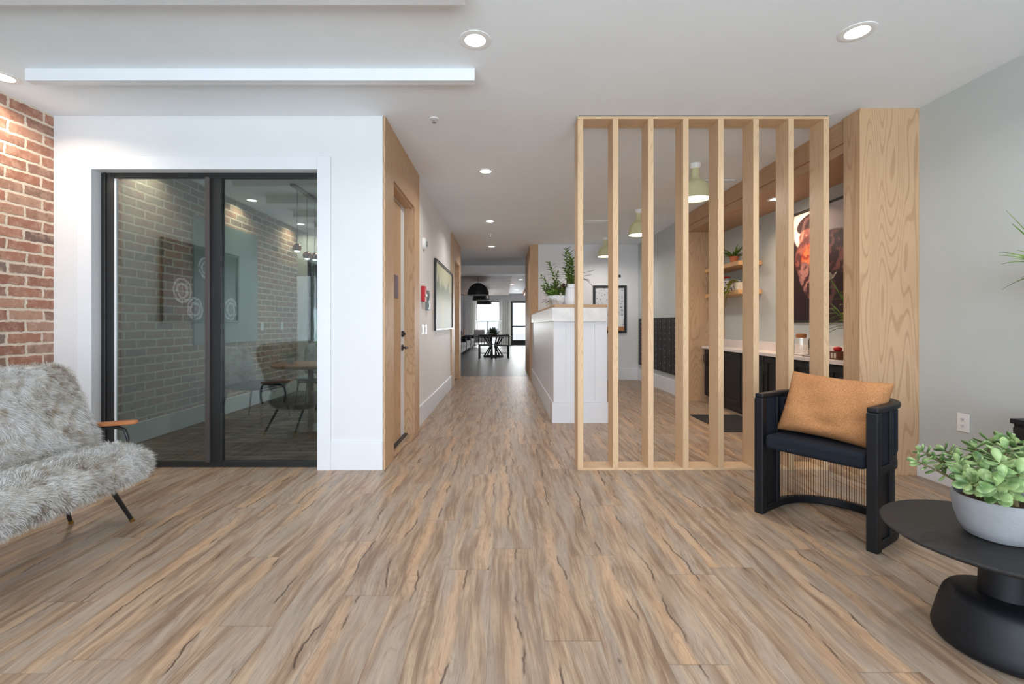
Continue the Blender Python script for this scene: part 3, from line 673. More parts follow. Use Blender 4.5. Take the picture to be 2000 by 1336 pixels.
# ------------------------------------------------------------ reception desk
dk = thing('reception_desk', 'tall white panelled reception desk with wooden counter top behind the screen', 'desk', (.88, 5.34, 0))
L_ = 4.14; w2 = .31
mb = MB(); mb.box(-w2, w2, .012, L_, .0, 1.18); mb.build('body', M['trim'], dk)
mb = MB(); f = .012
mb.box(-w2, -w2+.14, 0, f, .24, 1.18).box(w2-.14, w2, 0, f, .24, 1.18).box(-w2+.14, w2-.14, 0, f, .24, .27).box(-w2+.14, w2-.14, 0, f, 1.17, 1.18)
mb.box(-w2+.14, w2-.14, .008, f, .27, 1.17)
mb.build('end_panel', M['trim'], dk, bevel=.002)
mb = MB(); mb.box(-w2-.014, w2+.014, -.014, 0, 0, .24).box(-w2-.014, -w2, 0, L_, 0, .24); mb.build('plinth', M['trim'], dk, bevel=.004)
B(-w2-.02, w2-.004, -.02, L_, 1.18, 1.34).build('top_band', M['marble'], dk, bevel=.003)
B(-w2+.01, w2+.0, -.012, L_, 1.34, 1.378).build('counter_top', M['oaky'], dk, bevel=.003)
# things on the desk
def sprig(mb_s, mb_l, base, top, n, L, w, seed=0, spread=.9, curl=.1):
    rnd = random.Random(seed); b, tp = Vector(base), Vector(top); side = Vector((rnd.uniform(-1,1),rnd.uniform(-1,1),0))*curl*(tp-b).length
    pts = [b.lerp(tp, i/8)+side*math.sin(PI*i/8) for i in range(9)]
    mb_s.tube(pts, [.0035*(1-.6*i/8) for i in range(9)], 5)
    for i in range(n):
        u = .25+.75*i/n; k = u*8; j = min(int(k), 7); p = pts[j].lerp(pts[j+1], k-j); ax = (pts[j+1]-pts[j]).normalized()
        a = i*2.4+rnd.random(); o1 = ax.orthogonal().normalized(); o2 = ax.cross(o1); d = (o1*math.cos(a)+o2*math.sin(a))*spread+ax*.6
        mb_l.leaf(p, d, ax, L*rnd.uniform(.7,1.2), w, .2)
t = thing('flower_arrangement', 'wild green and plum flower arrangement on the desk, left of the white vase', 'plant', (.70, 6.20, 1.378))
MB().lathe([(0,0),(.05,0),(.10,.03),(.13,.10),(.135,.15),(.12,.15),(.09,.05),(0,.03)], seg=28, cap=False).build('bowl', M['ceramic'], t, smooth=50)
ms, ml, mp, mc, mt = MB(), MB(), MB(), MB(), MB()
rnd = random.Random(3)
for i in range(40):
    a = rnd.uniform(0, 2*PI); h = rnd.uniform(.16,.34); r = rnd.uniform(.06,.22)
    sprig(ms, ml, (.03*math.cos(a), .03*math.sin(a), .1), (r*math.cos(a), .7*r*math.sin(a), h), 18, .06, .022, i)
sprig(ms, ml, (-.02,0,.1), (-.10,0,.60), 44, .075, .028, 77, curl=.12); sprig(ms, ml, (-.04,0,.1), (-.20,0,.42), 26, .07, .024, 78); sprig(ms, ml, (.0,0,.1), (.02,0,.46), 26, .07, .024, 79)
for i in range(40):
    a = rnd.uniform(0,2*PI); mt.tube([(.08*math.cos(a),.06*math.sin(a),.12),(rnd.uniform(.12,.22)*math.cos(a),.1*math.sin(a),rnd.uniform(.0,.16))], .003, 4)
for c, r in (((.06,-.08,.25),.05),((.09,-.05,.28),.04),((.16,-.02,.36),.045),((.18,0,.40),.03)):
    for i in range(30):
        d = Vector((rnd.gauss(0,1),rnd.gauss(0,1),rnd.gauss(0,1))).normalized(); mp.leaf(Vector(c)+d*r*.2, d, (0,0,1), r, r*.5, .3)
for c in ((.05,-.10,.14),(-.06,-.1,.10),(-.1,-.08,.06),(.0,-.11,.08)):
    for i in range(24):
        d = Vector((rnd.gauss(0,1),rnd.gauss(0,1),rnd.gauss(0,1))).normalized(); mc.leaf(Vector(c)+d*.01, d, (0,0,1), .045, .03, .3)
ms.build('stems', M['stem'], t); ml.build('foliage', M['leaf'], t); mp.build('plum_blooms', M['plum'], t); mc.build('pale_blooms', M['cream'], t); mt.build('dry_twigs', M['twig'], t)
t = thing('white_vase', 'tall white vase of leafy stems on the desk, beside the first screen post', 'vase', (.895, 6.12, 1.378))
MB().lathe([(0,0),(.085,0),(.092,.02),(.092,.22),(.078,.25),(.062,.262),(.062,.30),(.054,.30),(.054,.25),(.08,.21),(.08,.02),(0,.015)], seg=32, cap=False).build('vessel', M['ceramic'], t, smooth=40)
ms, ml, mt = MB(), MB(), MB()
for i, (dx, dz) in enumerate(((-.04,.78),(.03,.66),(.0,.60),(-.06,.52),(.07,.52),(-.01,.72))): sprig(ms, ml, (0,0,.2), (dx-.03, .03*math.sin(i), dz), 38, .08, .03, 100+i, curl=.06)
for i in range(5): mt.tube([(0,0,.25),(.12,0,.36+.02*i),(.22+.02*i,.0,.37+.03*i*(-1)**i)], .003, 5)
ms.build('stems', M['stem'], t); ml.build('foliage', M['leaf'], t); mt.build('dry_twigs', M['twig'], t)
t = thing('picture_stand', 'small dark upright frame on the desk counter, right of the first screen post', 'frame', (1.02, 6.4, 1.378)); B(-.012,.012,-.06,.06,0,.16).build('frame', M['black'], t); B(.0,.05,-.03,.03,0,.008).build('foot', M['black'], t)
# pin board on the far wall
t = thing('pin_board', 'black framed board of pinned papers on the wall behind the reception desk', 'board', (2.17, YF, 1.455))
w, h, fw = .69, .98, .05
MB().box(-w/2,-w/2+fw,-.03,0,-h/2,h/2).box(w/2-fw,w/2,-.03,0,-h/2,h/2).box(-w/2+fw,w/2-fw,-.03,0,-h/2,-h/2+fw).box(-w/2+fw,w/2-fw,-.03,0,h/2-fw,h/2).build('frame', M['black'], t, bevel=.003)
B(-w/2+fw*.8, w/2-fw*.8, -.012, -.002, -h/2+fw*.8, h/2-fw*.8).build('pinned_sheet', art_board(), t)
for (a, c, ww, hh, rot) in ((.20,-.24,.15,.22,.1),(.05,-.28,.12,.2,-.15),(-.15,-.2,.14,.2,.05)):
    MB().box(-ww/2,ww/2,-.014,-.012,-hh/2,hh/2, Matrix.Translation((a,0,c)) @ Matrix.Rotation(rot,4,'Y')).build('paper', M['plate'], t)
t = thing('wall_sensor', 'tiny black sensor on the far wall above the pin board', 'sensor', (2.37, YF, 2.14)); MB().lathe([(0,0),(.03,0),(.025,.03),(0,.035)], seg=16, M=Matrix.Rotation(R(90),4,'X')).build('housing', M['black'], t, smooth=40)
# ------------------------------------------------------------ mailboxes
proto = None
for k in range(5):
    y_ = 9.36-.46*k
    labs = ['black mailbox unit in the corner beside the far wall', 'black mailbox unit second from the far wall', 'black mailbox unit in the middle of the row', 'black mailbox unit second from the oak niche panel', 'black mailbox unit nearest the oak niche panel']
    if proto is None:
        u = thing('mailbox_unit', labs[k], 'mailbox', (XM, y_, .33), 0, 'wall of black mailboxes'); proto = u
        B(-.03, 0, -.45, 0, 0, .93).build('cabinet', M['cabinet'], u, bevel=.003)
        for c in range(2):
            for r_ in range(9 if c == 0 else 6):
                hh = .1 if c == 0 or r_ < 4 else .245
                zz = .015+r_*.1 if c == 0 else (.515+r_*.1 if r_ < 4 else .015+(r_-4)*.25)
                ya = -.215-.22*c
                d_ = B(-.036, -.03, ya, ya+.21, zz, zz+hh-.008).build('door', M['cabinet'], u, bevel=.002)
                MB().lathe([(0,0),(.009,0),(.009,.006),(0,.006)], seg=10, M=Matrix.Translation((-.036, ya+.035, zz+hh*.5)) @ Matrix.Rotation(R(-90),4,'Y')).build('lock', M['steel'], d_)
    else: copy_tree(proto, loc=(XM, y_, .33), label=labs[k])
# ------------------------------------------------------------ coffee niche
cb = thing('base_cabinet', 'black shaker base cabinets along the coffee niche', 'cabinet', (2.98, 3.70, 0))
B(0, .296, 0, 3.12, .10, .79).build('carcass', M['cabinet'], cb); B(.05, .296, 0, 3.12, 0, .10).build('toe_kick', M['black'], cb)
for k in range(6):
    ya = .01+k*.52
    d_ = MB().box(-.02, 0, ya, ya+.06, .115, .775).box(-.02, 0, ya+.44, ya+.50, .115, .775).box(-.02, 0, ya+.06, ya+.44, .115, .175).box(-.02, 0, ya+.06, ya+.44, .715, .775).box(-.010, 0, ya+.06, ya+.44, .175, .715).build('door', M['cabinet'], cb, bevel=.002)
    MB().tube([(-.02, ya+.47, .58),(-.045, ya+.47, .58),(-.045, ya+.47, .70),(-.02, ya+.47, .70)], .005, 6).build('handle', M['black'], d_)
t = thing('worktop', 'white stone worktop with upstand on the black niche cabinets', 'worktop', (2.935, 3.69, .79))
B(0, .342, 0, 3.165, 0, .038).build('slab', M['quartz'], t, bevel=.003); B(.322, .342, 0, 3.165, .038, .14).build('upstand', M['quartz'], t, bevel=.002)
def box_thing(name, label, cat, loc, dims, mat, extra=None, group=None, rz=0):
    t = thing(name, label, cat, loc, rz, group); B(-dims[0]/2, dims[0]/2, -dims[1]/2, dims[1]/2, 0, dims[2]).build('body', mat, t, bevel=.003)
    if extra: extra(t)
    return t
ZT = .828
t = thing('glass_canister', 'clear glass canister with a wooden lid on the niche worktop', 'canister', (3.08, 4.78, ZT))
MB().lathe([(0,0),(.095,0),(.095,.17),(.088,.17),(.088,.01),(0,.01)], seg=28, cap=False).build('jar', M['clear'], t, smooth=40); MB().lathe([(0,.17),(.098,.17),(.098,.18),(0,.18)], seg=28).build('lid', M['clear'], t)
MB().lathe([(0,.18),(.045,.18),(.05,.2),(.045,.222),(0,.225)], seg=20).build('lid_knob', M['walnut'], t, smooth=40)
t = thing('napkin_pile', 'loose pile of brown and white napkins and sticks on the worktop', 'napkins', (3.06, 4.55, ZT), .3)
for i in range(5): B(-.07+.01*i, .07-.008*i, -.07, .07-.01*i, .007*i, .007*i+.006).build('napkin', M['plate'] if i % 2 else M['twig'], t)
mb = MB(); rnd = random.Random(5)
for i in range(16): mb.tube([(rnd.uniform(-.03,.03), rnd.uniform(-.03,.03), .035),(rnd.uniform(-.08,.08), rnd.uniform(-.08,.08), rnd.uniform(.05,.1))], .003, 5)
mb.build('stir_sticks', M['cream'], t)
t = thing('tea_box', 'small brown tea box with red top on the worktop beside the near pillar', 'box', (3.04, 4.18, ZT))
B(-.055,.055,-.05,.05,0,.075).build('body', paint('tea_box_brown', lin(104,62,44), .5), t, bevel=.002)
for s in (-.02, .02): B(-.056, .056, s-.012, s+.012, .015, .06).build('printed_label', M['cream'], t)
MB().ell((-.015,0,.095), (.035,.03,.022), 14, 8, pw=.8).build('red_packet', M['red'], t, smooth=50)
t = thing('vase_of_lilies', 'white vase with green stems and white bloom beside the near oak pillar', 'vase', (2.99, 3.95, ZT))
MB().lathe([(0,0),(.05,0),(.06,.02),(.06,.20),(.05,.27),(.042,.27),(.05,.2),(.05,.02),(0,.01)], seg=24, cap=False).build('vessel', M['ceramic'], t, smooth=40)
ms, ml, mc = MB(), MB(), MB()
for i, (dx, dy, h) in enumerate(((-.08,.16,.72),(-.05,.08,.60),(.0,-.05,.66),(-.1,.12,.5),(-.04,.2,.46))):
    pts = [Vector((dx*u*u, dy*u*u, .15+(h-.15)*u)) for u in [j/7 for j in range(8)]]; ms.tube(pts, .005, 6)
    for q in range(5): ml.leaf(pts[2+q], (dx+.3*math.cos(q*2.1), dy+.4*math.sin(q*2.1), .15), (0,0,1), .16, .035, .5)
for q in range(6): mc.leaf((-.08,.16,.72), (math.cos(q)*.5, math.sin(q)*.5, 1), (math.cos(q),math.sin(q),0), .08, .04, -.2)
ms.build('stems', M['leaf'], t); ml.build('foliage', M['leaf'], t); mc.build('bloom', M['cream'], t)
wall_frame('petal_print', M['black'], art_petals(), 4.62, 1.775, 1.25, 1.22, NX, -1, 'large black framed close-up print of dark and orange petals in the niche', 'picture', fw=.022, d=.03)
# oak shelves
for zz, lab in ((1.905, 'upper oak shelf on the niche wall'), (1.535, 'lower oak shelf on the niche wall')):
    o = B(-.305, 0, 0, .98, 0, .055).build('wall_shelf', M['warmoak'], bevel=.003); o.location = (NX-.001, 5.86, zz); tag(o, lab, 'shelf', 'oak shelves in the niche')
zu, zl = 1.96, 1.59
def spiky(name, label, loc, potmat, r=.06, h=.09, n=30, L=.22, mat='leaf', cat='plant', group=None, w=.014):
    t = thing(name, label, cat, loc, 0, group)
    MB().lathe([(0,0),(r*.7,0),(r*.95,h*.95),(r*1.05,h*.96),(r*1.05,h),(r*.85,h),(r*.6,h*.3),(0,h*.25)], seg=24, cap=False).build('pot', potmat, t, smooth=40)
    MB().lathe([(0,h*.8),(r*.84,h*.8),(0,h*.82)], seg=16, cap=False).build('soil', M['soil'], t)
    ml = MB(); rnd = random.Random(len(label))
    for i in range(n):
        a = rnd.uniform(0,2*PI); e = rnd.uniform(.5,1.9); k_ = .5 if math.cos(a) > .3 else 1; ml.leaf((r*.4*math.cos(a),r*.4*math.sin(a),h*.85), (math.cos(a),math.sin(a),e), (-math.cos(a)*e, -math.sin(a)*e, 1), k_*L*rnd.uniform(.6,1.15), w, rnd.uniform(.3,.8), n=6)
    ml.build('foliage', M[mat], t); return t
spiky('potted_fern', 'arching green plant in a terracotta pot on the upper oak shelf', (3.06, 6.14, zu), M['terracotta'], L=.23, n=70, w=.02)
spiky('potted_grass', 'small grassy plant at the near end of the upper oak shelf', (3.17, 5.9, zu), M['ceramic'], r=.03, h=.05, L=.12, n=26, mat='yelleaf')
t = thing('white_jar', 'tall pale jar standing behind the fern on the upper oak shelf', 'jar', (3.04, 6.5, zu)); MB().lathe([(0,0),(.05,0),(.055,.03),(.055,.2),(.04,.24),(.03,.25),(0,.25)], seg=24).build('vessel', M['ceramic'], t, smooth=40)
t = thing('trailing_plant', 'yellow green plant trailing over the edge of the lower oak shelf', 'plant', (3.05, 6.0, zl))
MB().lathe([(0,0),(.05,0),(.06,.09),(.065,.1),(.05,.1),(.045,.05),(0,.04)], seg=22, cap=False).build('pot', M['cream'], t, smooth=40)
ms, ml = MB(), MB(); rnd = random.Random(9)
for i in range(22):
    a = rnd.uniform(PI*.6, PI*1.4); y_ = rnd.uniform(-.02,.22); dr = rnd.uniform(.02,.2) if i % 2 else -.02
    pts = [Vector((0,0,.09)), Vector((.06*math.cos(a), y_*.5, .13)), Vector((-.10, y_*.8, .08)), Vector((-.115-.02*rnd.random(), y_, -.02)), Vector((-.12-.02*rnd.random(), y_+.02, -.05-dr))]
    ms.tube(pts, .002, 4)
    for q in range(9):
        u = q/8*3.9; j = int(u); p = pts[j].lerp(pts[j+1], u-j); ml.leaf(p, (-.6+rnd.uniform(-.4,.4), rnd.uniform(-1,1), rnd.uniform(-.4,.8)), (0,0,1), .035, .022, .3)
ms.build('stems', M['stem'], t); ml.build('foliage', M['yelleaf'], t)
t = thing('patterned_box', 'black and white patterned box on the lower oak shelf', 'box', (3.08, 6.26, zl))
tm = NT('dotted_pattern'); vv = tm.vor(tm.coord(), 30); mp_ = tm.fin(tm.mix(tm.rng(vv, .3, .42), lin(40,40,48), lin(208,208,214)), .6)
B(-.08,.08,-.09,.09,0,.15).build('body', mp_, t, bevel=.004); B(-.083,.083,-.093,.093,.15,.175).build('lid', M['greyplas'], t, bevel=.003)
for i, (w_, h_, c, lab) in enumerate(((.03,.22,(170,50,46),'red book'),(.035,.2,(60,70,90),'blue grey book'),(.03,.23,(210,200,184),'cream book'),(.04,.19,(150,60,52),'dark red thick book'),(.03,.21,(70,66,70),'charcoal book'))):
    y_ = 6.40+.075*i
    t = thing('book', lab+' standing on the lower oak shelf', 'book', (3.06, y_, zl), 0, 'books on the lower oak shelf')
    B(-.07,.07,-w_/2,w_/2,0,h_).build('cover', paint('book_cover', lin(*c), .6), t, bevel=.002); B(-.064,.072,-w_/2+.004,w_/2-.004,.004,h_-.003).build('pages', M['cream'], t)
o = B(-.3, .3, -.46, .46, 0, .008).build('floor_mat', M['mat'], bevel=.003); o.location = (2.64, 5.36, 0); tag(o, 'dark floor mat in front of the black niche cabinets', 'mat')
# ------------------------------------------------------------ black barrel armchair
ch = thing('barrel_armchair', 'black curved barrel armchair with stringed lower back, in front of the oak screen', 'armchair', (1.70, 2.56, 0), math.atan2(-.535, -.845))
def upath(hw=.285, straight=.24, rx=.30, n=28, x0=0.0):
    """U in plan: opens towards +x (the front)"""
    p = [(x0-straight*i/6, -hw) for i in range(6)]
    for i in range(n+1):
        a = -PI/2-PI*i/n; p.append((x0-straight+rx*math.cos(a), hw*math.sin(a)))
    p += [(x0-straight*(5-i)/6, hw) for i in range(6)]
    return p
U = upath()
def sub(U, a, b):
    """part of the path between arc lengths a and b measured from each end"""
    P = [Vector(p) for p in U]; L = [0]
    for i in range(1, len(P)): L.append(L[-1]+(P[i]-P[i-1]).length)
    T = L[-1]
    def at(s):
        for i in range(1, len(L)):
            if s <= L[i]+1e-9: return P[i-1].lerp(P[i], (s-L[i-1])/(L[i]-L[i-1]))
        return P[-1]
    n = 36; s0, s1 = a, T-b
    return [tuple(at(s0+(s1-s0)*i/n)) for i in range(n+1)], T
MB().sweep(U, -.026, .026, .70, .728).build('top_rail', M['blackwood'], ch, bevel=.008, seg=3, smooth=40)
MB().sweep(U, -.018, .018, .0, .045).build('base_rail', M['blackwood'], ch, bevel=.006, seg=3, smooth=40)
MB().sweep(U, -.012, .012, .375, .415).build('seat_rail', M['blackwood'], ch, bevel=.004, smooth=40)
MB().sweep(sub(U, .20, .20)[0], -.010, .010, .415, .455).build('back_rail', M['blackwood'], ch, bevel=.004, smooth=40)
for s in (-1, 1):
    B(-.045, .008, s*.285-.026, s*.285+.026, 0, .702).build('post', M['blackwood'], ch, bevel=.007, seg=3)
    B(-.215, -.18, s*.285-.017, s*.285+.017, .03, .702).build('post', M['blackwood'], ch, bevel=.004)
    B(-.18, -.045, s*.285-.006, s*.285+.006, .045, .375).build('side_panel', M['blackwood'], ch)
    B(-.18, -.045, s*.285-.006, s*.285+.006, .415, .70).build('side_panel', M['blackfab'], ch)
    B(-.19, -.04, s*.285-.020, s*.285+.020, .395, .425).build('side_rail', M['blackwood'], ch, bevel=.004)
pth, T = sub(U, .23, .23)
MB().sweep(pth, -.030, .014, .455, .695).build('back_pad', M['blackfab'], ch, bevel=.012, seg=3, smooth=40)
mb = MB(); sp, T = sub(U, .22, .22); P = [Vector(p) for p in sp]
n = 72
for i in range(n):
    u = i/(n-1)*(len(P)-1); j = min(int(u), len(P)-2); p = P[j].lerp(P[j+1], u-j); mb.tube([(p.x,p.y,.04),(p.x,p.y,.38)], .0016, 4)
o = mb.build('string_back', M['blackwood'], ch); o['label'] = 'row of fine upright black strings below the seat'
c = [(.0, -.255), (-.24, -.255)]+[(-.24+.262*math.cos(a), .255*math.sin(a)) for a in [-PI/2-PI*i/20 for i in range(1, 20)]]+[(-.24, .255), (.0, .255)]
MB().prism(list(reversed(c)), .40, .488).build('seat', M['blackfab'], ch, bevel=.026, seg=4, smooth=50)
# ------------------------------------------------------------ tan cushion
def cushion_mesh(w, h, d, n=22, seed=1, pinch=.10):
    mb = MB(); rnd = random.Random(seed); vs = []; ph = [rnd.uniform(0, 6) for _ in range(6)]
    for side in (1, -1):
        for j in range(n+1):
            for i in range(n+1):
                u, v = -1+2*i/n, -1+2*j/n
                k = (1-u**4)*(1-v**4); th = d/2*max(0, k)**.42 if 0 < i < n and 0 < j < n else 0
                px = u*w/2*(1-pinch*(1-v*v)*abs(u)**3*.9); pz = v*h/2*(1-pinch*1.2*(1-u*u)*abs(v)**3*.9)
                wr = .006*math.sin(7*u+3*v+ph[0])*k+.005*math.sin(11*v-4*u+ph[1])*k
                wr += .010*math.exp(-((v+.55+.25*u)/.10)**2)*math.sin(3*u+ph[2])*k
                vs.append((px, side*(th+wr), pz))
    N = (n+1)**2; fs = []
    for s in (0, 1):
        for j in range(n):
            for i in range(n):
                a = s*N+j*(n+1)+i; q = (a, a+1, a+n+2, a+n+1); fs.append(q if s == 1 else tuple(reversed(q)))
    mb.add(vs, fs); return mb
pm = cushion_mesh(.54, .40, .17)
o = pm.build('throw_pillow', M['pillow'], smooth=180, sub=1)
import bmesh
bm = bmesh.new(); bm.from_mesh(o.data); bmesh.ops.remove_doubles(bm, verts=bm.verts, dist=.0006); bm.to_mesh(o.data); bm.free()
tag(o, 'tan woven throw pillow leaning in the black barrel armchair', 'pillow')
# local x = width, y = thickness, z = height; stands on the seat, leans back against the pad and tips a little
az = math.atan2(-.845, .535)
o.matrix_world = Matrix.Translation((1.895, 2.665, .665)) @ Matrix.Rotation(az, 4, 'Z') @ Matrix.Rotation(R(-24), 4, 'X') @ Matrix.Rotation(R(3), 4, 'Y')
# ------------------------------------------------------------ round black table
tb = thing('coffee_table', 'round black wooden pedestal table under the jade plant', 'table', (1.775, 1.635, 0))
MB().lathe([(0,.366),(.27,.366),(.325,.378),(.343,.389),(.345,.394),(.340,.399),(.33,.40),(0,.40)], seg=96).build('table_top', M['blacktop'], tb, smooth=35)
MB().lathe([(0,.185),(.070,.185),(.068,.21),(.066,.30),(.070,.366),(0,.366)], seg=40).build('neck', M['blackwood'], tb, smooth=40)
MB().lathe([(0,0),(.165,0),(.180,.004),(.192,.016),(.195,.034),(.190,.06),(.176,.12),(.163,.162),(.150,.180),(.128,.190),(.08,.193),(0,.193)], seg=64).build('base', M['blackwood'], tb, smooth=50)
# ------------------------------------------------------------ jade plant
jp = thing('jade_plant', 'green jade plant in a rounded pale concrete bowl on the black table', 'plant', (1.745, 1.625, .40))
MB().lathe([(0,.0),(.075,0),(.090,.006),(.106,.035),(.118,.075),(.1245,.115),(.125,.140),(.122,.144),(.116,.143),(.114,.12),(.105,.07),(.09,.03),(0,.02)], seg=64, cap=False).build('bowl', M['stone'], jp, smooth=50)
mb = MB(); mb.lathe([(0,.118),(.05,.121),(.09,.117),(.113,.116)], seg=32, cap=False); mb.build('soil', M['soil'], jp)
def pix(x, y, Y): return Vector(((x-CX)*Y/FPX, Y, CAMH-(y-CY)*Y/FPX))
rnd = random.Random(21); ms, ml = MB(), MB()
def jleaf(p, d, up, L, w):
    d = Vector(d).normalized(); up = Vector(up); sd = d.cross(up)
    if sd.length < 1e-3: sd = d.orthogonal()
    sd.normalize(); up = sd.cross(d).normalized(); prof = [(0,.10),(.12,.26),(.3,.62),(.5,.90),(.68,1.0),(.84,.84),(.95,.5),(1,.08)]
    vs = []; fs = []
    for t_, hw in prof:
        c = Vector(p)+d*(L*t_)+up*(.16*L*t_*t_); a = hw*w/2; th = .0032*math.sqrt(max(hw, .05))
        vs += [c-sd*a, c-sd*a*.5+up*th, c+sd*a*.5+up*th, c+sd*a, c+sd*a*.5-up*th, c-sd*a*.5-up*th]
    for i in range(len(prof)-1):
        for k in range(6): fs.append((i*6+k, i*6+(k+1)%6, i*6+6+(k+1)%6, i*6+6+k))
    fs.append((5,4,3,2,1,0)); n = len(prof)*6-6; fs.append(tuple(n+k for k in range(6)))
    ml.add(vs, fs)
heads = [(1792,902,1.70,.8),(1802,882,1.74,.8),(1826,897,1.70,.7),(1845,880,1.76,.8),(1868,893,1.66,.9),(1880,925,1.58,.9),(1872,905,1.62,.9),(1895,945,1.53,1.),(1905,875,1.70,1.),
         (1910,905,1.58,1.),(1935,862,1.70,1.),(1925,925,1.52,1.),(1940,892,1.62,1.1),(1952,905,1.52,1.1),(1965,878,1.60,1.1),(1945,950,1.46,1.1),(1960,935,1.46,1.1),(1985,865,1.70,1.),(1995,885,1.60,1.1),(1990,925,1.48,1.1),
         (2015,900,1.55,1.1),(2030,880,1.66,1.),(2040,920,1.55,1.),(1975,958,1.50,.9),(1915,888,1.80,1.),(1960,860,1.84,1.),(2000,870,1.85,1.)]
roots = [Vector((-.03,-.02,.115)), Vector((.02,-.03,.115)), Vector((.0,.03,.115)), Vector((.045,.01,.115)), Vector((-.05,.02,.115)), Vector((.03,.05,.115))]
org = Vector((1.745, 1.625, .40))
for i, (hx, hy, hY, sc_) in enumerate(heads):
    tip = pix(hx, hy, hY)-org; rt = roots[i % 6]+Vector((rnd.uniform(-.01,.01), rnd.uniform(-.01,.01), 0))
    mid = rt.lerp(tip, .5)+Vector((0,0,.025 if tip.z > .17 else .05))
    pts = [((1-u)**2*rt+2*u*(1-u)*mid+u*u*tip) for u in [k/8 for k in range(9)]]
    ms.tube(pts, [.0065*(1-.55*k/8) for k in range(9)], 7)
    ax = (pts[-1]-pts[-3]).normalized(); ax = (ax+Vector((0,0,.35))).normalized(); o1 = ax.orthogonal().normalized(); o2 = ax.cross(o1)
    for w_ in range(5):
        base = pts[-1]-ax*(.012*w_) if w_ < 2 else pts[8-w_+1]
        a0 = (w_ % 2)*PI/2+rnd.uniform(-.3,.3)
        for q in range(2 if w_ else 3):
            a = a0+q*(PI if w_ else 2*PI/3); tilt = .55 if w_ == 0 else .25
            d = (o1*math.cos(a)+o2*math.sin(a))+ax*tilt+Vector((0,0,-.1*w_))
            L = (.044+.004*w_ if w_ < 3 else .052)*sc_*rnd.uniform(.85,1.12); jleaf(base, d, ax, L, L*rnd.uniform(.48,.6))
ms.build('stems', M['stem'], jp, smooth=60); ml.build('foliage', M['jade'], jp, smooth=60)
# ------------------------------------------------------------ console at the right edge
cs = thing('black_console', 'black console cabinet against the grey wall, cut by the right edge', 'cabinet', (3.12, 2.0, 0))
B(-.38, 0, -.55, .48, .08, .615).build('body', M['cabinet'], cs, bevel=.004); B(-.39, .0, -.56, .49, .615, .642).build('top', M['cabinet'], cs, bevel=.003)
for k in range(2):
    d_ = B(-.395, -.38, -.54+.51*k, -.04+.51*k, .10, .60).build('door', M['black'], cs, bevel=.003); MB().lathe([(0,0),(.012,0),(.014,.02),(0,.024)], seg=16, M=Matrix.Translation((-.395, -.09+.1*k, .38)) @ Matrix.Rotation(R(-90),4,'Y')).build('knob', M['brass'], d_, smooth=40)
for x_ in (-.34,-.04):
    for y_ in (-.5,.43): MB().tube([(x_,y_,0),(x_,y_,.08)], .016).build('leg', M['black'], cs)
# tall planter standing on the console
hp = thing('spider_plant', 'spiky green plant in a mustard cone pot at the right edge of the photo', 'plant', (2.975, 2.42, .642))
MB().tube([(0,0,.0),(0,0,.015)], .09, 32).build('stand_foot', M['black'], hp); MB().tube([(0,0,.015),(0,0,.66)], .010).build('stand_pole', M['black'], hp)
MB().lathe([(0,.62),(.025,.62),(.10,.70),(.150,.785),(.154,.79),(.148,.792),(.10,.72),(0,.68)], seg=36, cap=False).build('pot', M['gold'], hp, smooth=40)
MB().lathe([(0,.765),(.137,.765)], seg=24, cap=False).build('soil', M['soil'], hp)
ml = MB(); rnd = random.Random(4)
def blade(tip, L_w=.011, base=(-.06,0,.77), lift=.08):
    b = Vector(base); t_ = Vector(tip)-Vector((2.975,2.42,.642)); n = 9; mid = b.lerp(t_, .5)+Vector((0,0,lift)); pts = [((1-u)**2*b+2*u*(1-u)*mid+u*u*t_) for u in [k/n for k in range(n+1)]]
    vs = []; fs = []
    for k, p in enumerate(pts):
        d = (pts[min(k+1,n)]-pts[max(k-1,0)]).normalized(); s = d.cross(Vector((0,1,.2))).normalized(); h = L_w*(1-.85*k/n)*.5
        vs += [p-s*h, p+Vector((0,-h*.4,0)), p+s*h]
    for k in range(n): a = k*3; fs += [(a,a+1,a+4,a+3),(a+1,a+2,a+5,a+4)]
    ml.add(vs, fs)
for (tx, ty, l) in ((1965,411,.02),(1977,438,.02),(1955,516,.07),(1951,499,.05),(1966,497,.06),(1986,489,.05),(1978,505,.04),(1976,436,.03)): blade(pix(tx, ty, 2.4), .012, (-.07,-.02,.77), l)
for i in range(44):
    a = rnd.uniform(0,2*PI); r = rnd.uniform(.12,.30); z = rnd.uniform(.80,1.12)-r*.4
    if math.cos(a)*r < -.13: continue
    if math.cos(a)*r > .16: r = .14
    blade((2.975+r*math.cos(a), 2.42+r*math.sin(a), .642+z), .014, (.05*math.cos(a), .05*math.sin(a), .77), .06)
ml.build('foliage', M['leaf'], hp)
